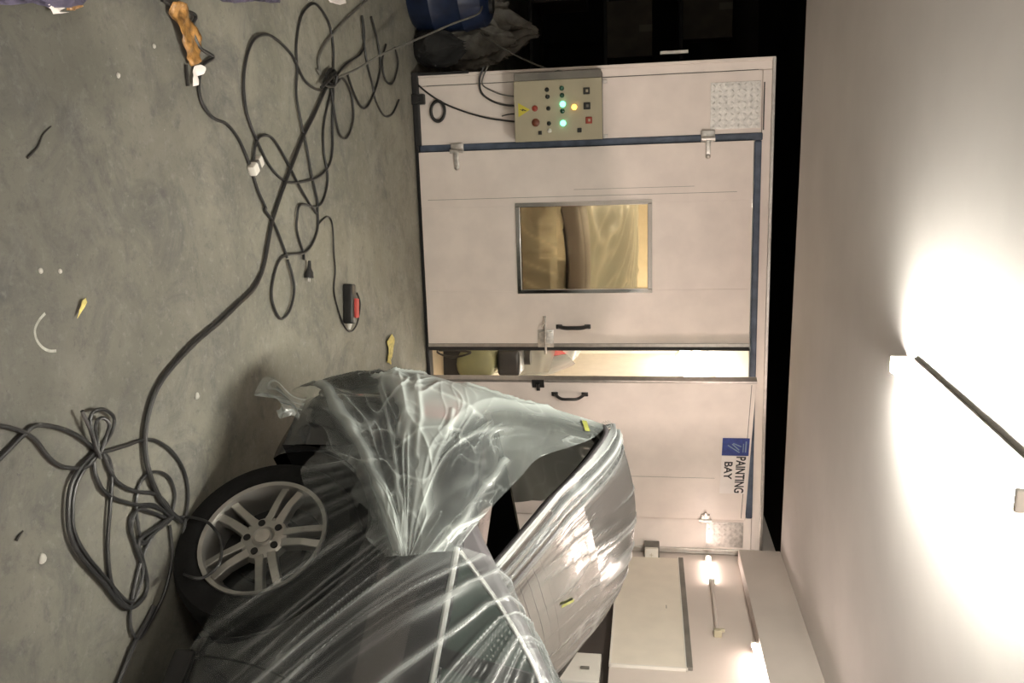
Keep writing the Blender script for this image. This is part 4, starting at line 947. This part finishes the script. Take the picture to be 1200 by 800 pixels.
crumple('cloth', [(-10, -12), (60, -12), (92, -8), (88, 6), (66, 10), (48, 9), (30, 4), (0, 7), (-12, 6)], 'purple', 'dull violet cloth lying at the far lower-left corner of photo', 'cloth', .05, 83)
crumple('paper_scrap', [(46, 6), (62, 4), (70, 10), (62, 14), (74, 15), (55, 17), (52, 11)], 'paper', 'torn white paper poking from under the violet cloth', 'paper', .02, 84)
crumple('rag', [(66, -4), (92, -4), (88, 8), (80, 13), (72, 12)], 'brown', 'brown patterned rag end beside the torn white paper', 'rag', .05, 85)
crumple('bag', [(240, -10), (330, -10), (318, 4), (290, 2), (270, 4), (250, 2)], 'purple', 'violet plastic bag at left frame edge next to the cable loops', 'bag', .04, 86)
crumple('paper_scrap', [(376, -8), (400, -8), (402, 4), (396, 6), (384, 3)], 'paper', 'white card scrap at left frame edge beyond the violet bag', 'paper', .015, 87)
crumple('yellow_scrap', [(451, 400), (457, 391), (460, 398), (458, 412), (455, 427), (451, 424), (453, 412)], 'yellowscrap', 'torn yellow scrap on the floor between power pack and car tail', 'scrap', .02, 88)
crumple('yellow_scrap', [(97, 349), (98, 354), (92, 366), (87, 373), (90, 362), (93, 352)], 'yellowscrap', 'slim yellow scrap lying alone on the open floor', 'scrap', .012, 89)
def stick(pix, r, label, name='twig'):
    bm = NB(); tube(bm, spline([fl(V, U, r) for V, U in pix], 6), lambda t: r*(1.1-.6*t), 7); tag(obj(name, bm, 'twig', None, True), label, 'twig')
stick([(32, 185), (44, 172), (50, 158), (60, 148)], .003, 'thin dark forked twig on the open floor')
stick([(19, 633), (22, 628), (27, 622)], .004, 'tiny dark twig on the floor below the front cable heap')
mat_chip = mat('pale_chip', (.42, .41, .37), .7)
for V, U, s, lab in ((230, 464, .013, 'pale chip of paper on the floor near the car shadow'), (48, 654, .014, 'white fleck on the floor below the front cable heap'), (47, 317, .008, 'tiny pale crumb on the open floor, left of its twin'), (70, 318, .008, 'tiny pale crumb on the open floor, right of its twin'), (138, 88, .008, 'pale pebble on open floor between violet cloth and brown wrapper'), (180, 54, .008, 'pale pebble just left of the brown wrapper')):
    p = fl(V, U, 0); bm = NB(); bmesh.ops.create_icosphere(bm, subdivisions=2, radius=s)
    for v in bm.verts: v.co *= .7+.6*float(vn(v.co.x*90+V, v.co.y*90, 91)); v.co.z = max(0, v.co.z*.5+s*.2)
    o = obj('floor_chip', bm, mat_chip, None, True); o.location = p; tag(o, lab, 'chip')
bm = NB(); pts = [fl(V, U, .0006) for V, U in ((53, 367), (46, 375), (41, 386), (43, 398), (50, 407), (58, 411), (66, 411))]; pts = spline(pts, 6)
for A, B in zip(pts, pts[1:]):
    d = (B-A).normalized(); n = Vector((-d.y, d.x, 0))*.004
    bm.faces.new([bm.verts.new(p) for p in (A-n, B-n, B+n, A+n)])
tag(obj('chalk_mark', bm, mat('chalk', (.36, .355, .32), .8, var=.5, scale=30, c2=(.27, .27, .24)), None), 'curved white chalk mark drawn on the open floor', 'mark')

# ------------------------------------------------------------------ dark corner left of the booth
o = thing('drum', 'blue plastic drum in the dark corner left of the booth', 'drum', (-1.24, 5.98, 0))
bm = NB(); lathe(bm, [(.001, 0), (.23, 0), (.26, .03), (.27, .14), (.28, .16), (.27, .18), (.27, .34), (.28, .36), (.27, .38), (.25, .50), (.21, .53), (.001, .53)], Matrix.Identity(4), 36); obj('drum_body', bm, 'blue', o, True)
bm = NB(); lathe(bm, [(.001, .53), (.05, .53), (.05, .555), (.001, .555)], Matrix.Translation((.12, 0, 0)), 20); obj('bung', bm, 'black', o)
def sack(name, c, sx, sy, sz, m, label, seed):
    bm = NB(); bmesh.ops.create_icosphere(bm, subdivisions=5, radius=1)
    for v in bm.verts:
        n = v.co.copy(); k = 1+.22*(float(vn(n.x*2.2+n.z, n.y*2.2, seed))-.5)+.14*(float(ridge(n.x*4+n.z*2, n.y*4-n.z*2, seed+1, 3))-.3)
        v.co = Vector((n.x*sx*k, n.y*sy*k, max(0, (n.z+.8)*sz*.55*k)))
        if n.z > .75: v.co.x *= .55; v.co.y *= .55; v.co.z *= 1.12
    o = obj(name, bm, m, None, True); o.location = c; return tag(o, label, 'sack')
sack('plastic_sack', (-.97, 6.52, 0), .21, .21, .52, 'sack', 'pale translucent sack slumped behind the blue drum', 95)
sack('plastic_sack', (-1.10, 6.95, 0), .24, .22, .62, 'sack', 'tall grey sack behind the pale slumped sack', 98)
sack('rubbish_bag', (-.87, 5.98, 0), .13, .14, .30, 'under', 'black rubbish bag on the floor against the booth left side', 99)
def carton(x, y, z, w, d, h, rz, label):
    o = thing('carton', label, 'box', (x, y, z), rz)
    bm = NB(); box(bm, -w/2, w/2, -d/2, d/2, 0, h, .004); obj('carton_body', bm, 'carton', o)
    bm = NB(); box(bm, -w/2-.001, w/2+.001, -.03, .03, h-.001, h+.001); box(bm, -.03, .03, -d/2-.0012, -d/2, h-.12, h); obj('packing_tape', bm, mat('old_tape', (.05, .042, .03), .6), o)
o = thing('shelf_unit', 'dark shelf unit in the shadows left of the booth', 'shelf', (-1.5, 8.6, 0))
for sx in (-.62, .62):
    for sy in (-.25, .25):
        bm = NB(); box(bm, sx-.02, sx+.02, sy-.02, sy+.02, 0, 2.5, .003); obj('upright', bm, 'under', o)
for z in (.5, 1.2, 1.9):
    bm = NB(); box(bm, -.64, .64, -.27, .27, z-.015, z+.015, .003); obj('shelf', bm, 'under', o)
carton(-1.3, 8.55, 1.215, .5, .4, .42, .1, 'dim brown carton on the middle shelf in the dark corner')
carton(-1.75, 8.6, .515, .4, .4, .5, -.1, 'dim brown carton on the lowest shelf in the dark corner')
carton(-1.45, 8.6, 1.915, .55, .4, .45, .05, 'dim carton on the top shelf in the dark corner')
bm = NB(); tube(bm, spline([fy(562, 36, 6.36), fy(568, 43, 6.28), fy(588, 56, 6.1), fy(615, 70, 5.95), fy(640, 80, 5.86), fy(660, 84, 5.80)], 8), .006, 8); tag(obj('cable', bm, 'greycable', None, True), 'grey cable hanging in the air from the sack to the control box', 'cable')
bm = NB(); p = fy(790, 61, 6.4); box(bm, p.x-.012, p.x+.012, 6.4, 6.42, p.z-.10, p.z+.10, .003)
tag(obj('wall_strip', bm, 'alu', None), 'short pale metal strip above the booth left end in the dark', 'strip')

# ------------------------------------------------------------------ world and view
wd = bpy.data.worlds.new('world'); S.world = wd; wd.use_nodes = True
wd.node_tree.nodes['Background'].inputs[0].default_value = (.6, .65, .7, 1); wd.node_tree.nodes['Background'].inputs[1].default_value = .02
S.view_settings.view_transform = 'Standard'; S.view_settings.look = 'None'; S.view_settings.gamma = 1; S.view_settings.use_curve_mapping = False
S.view_settings.exposure = 0.54
S.cycles.transparent_max_bounces = 24; S.cycles.max_bounces = 8; S.cycles.use_denoising = True
S.cycles.sample_clamp_indirect = 6
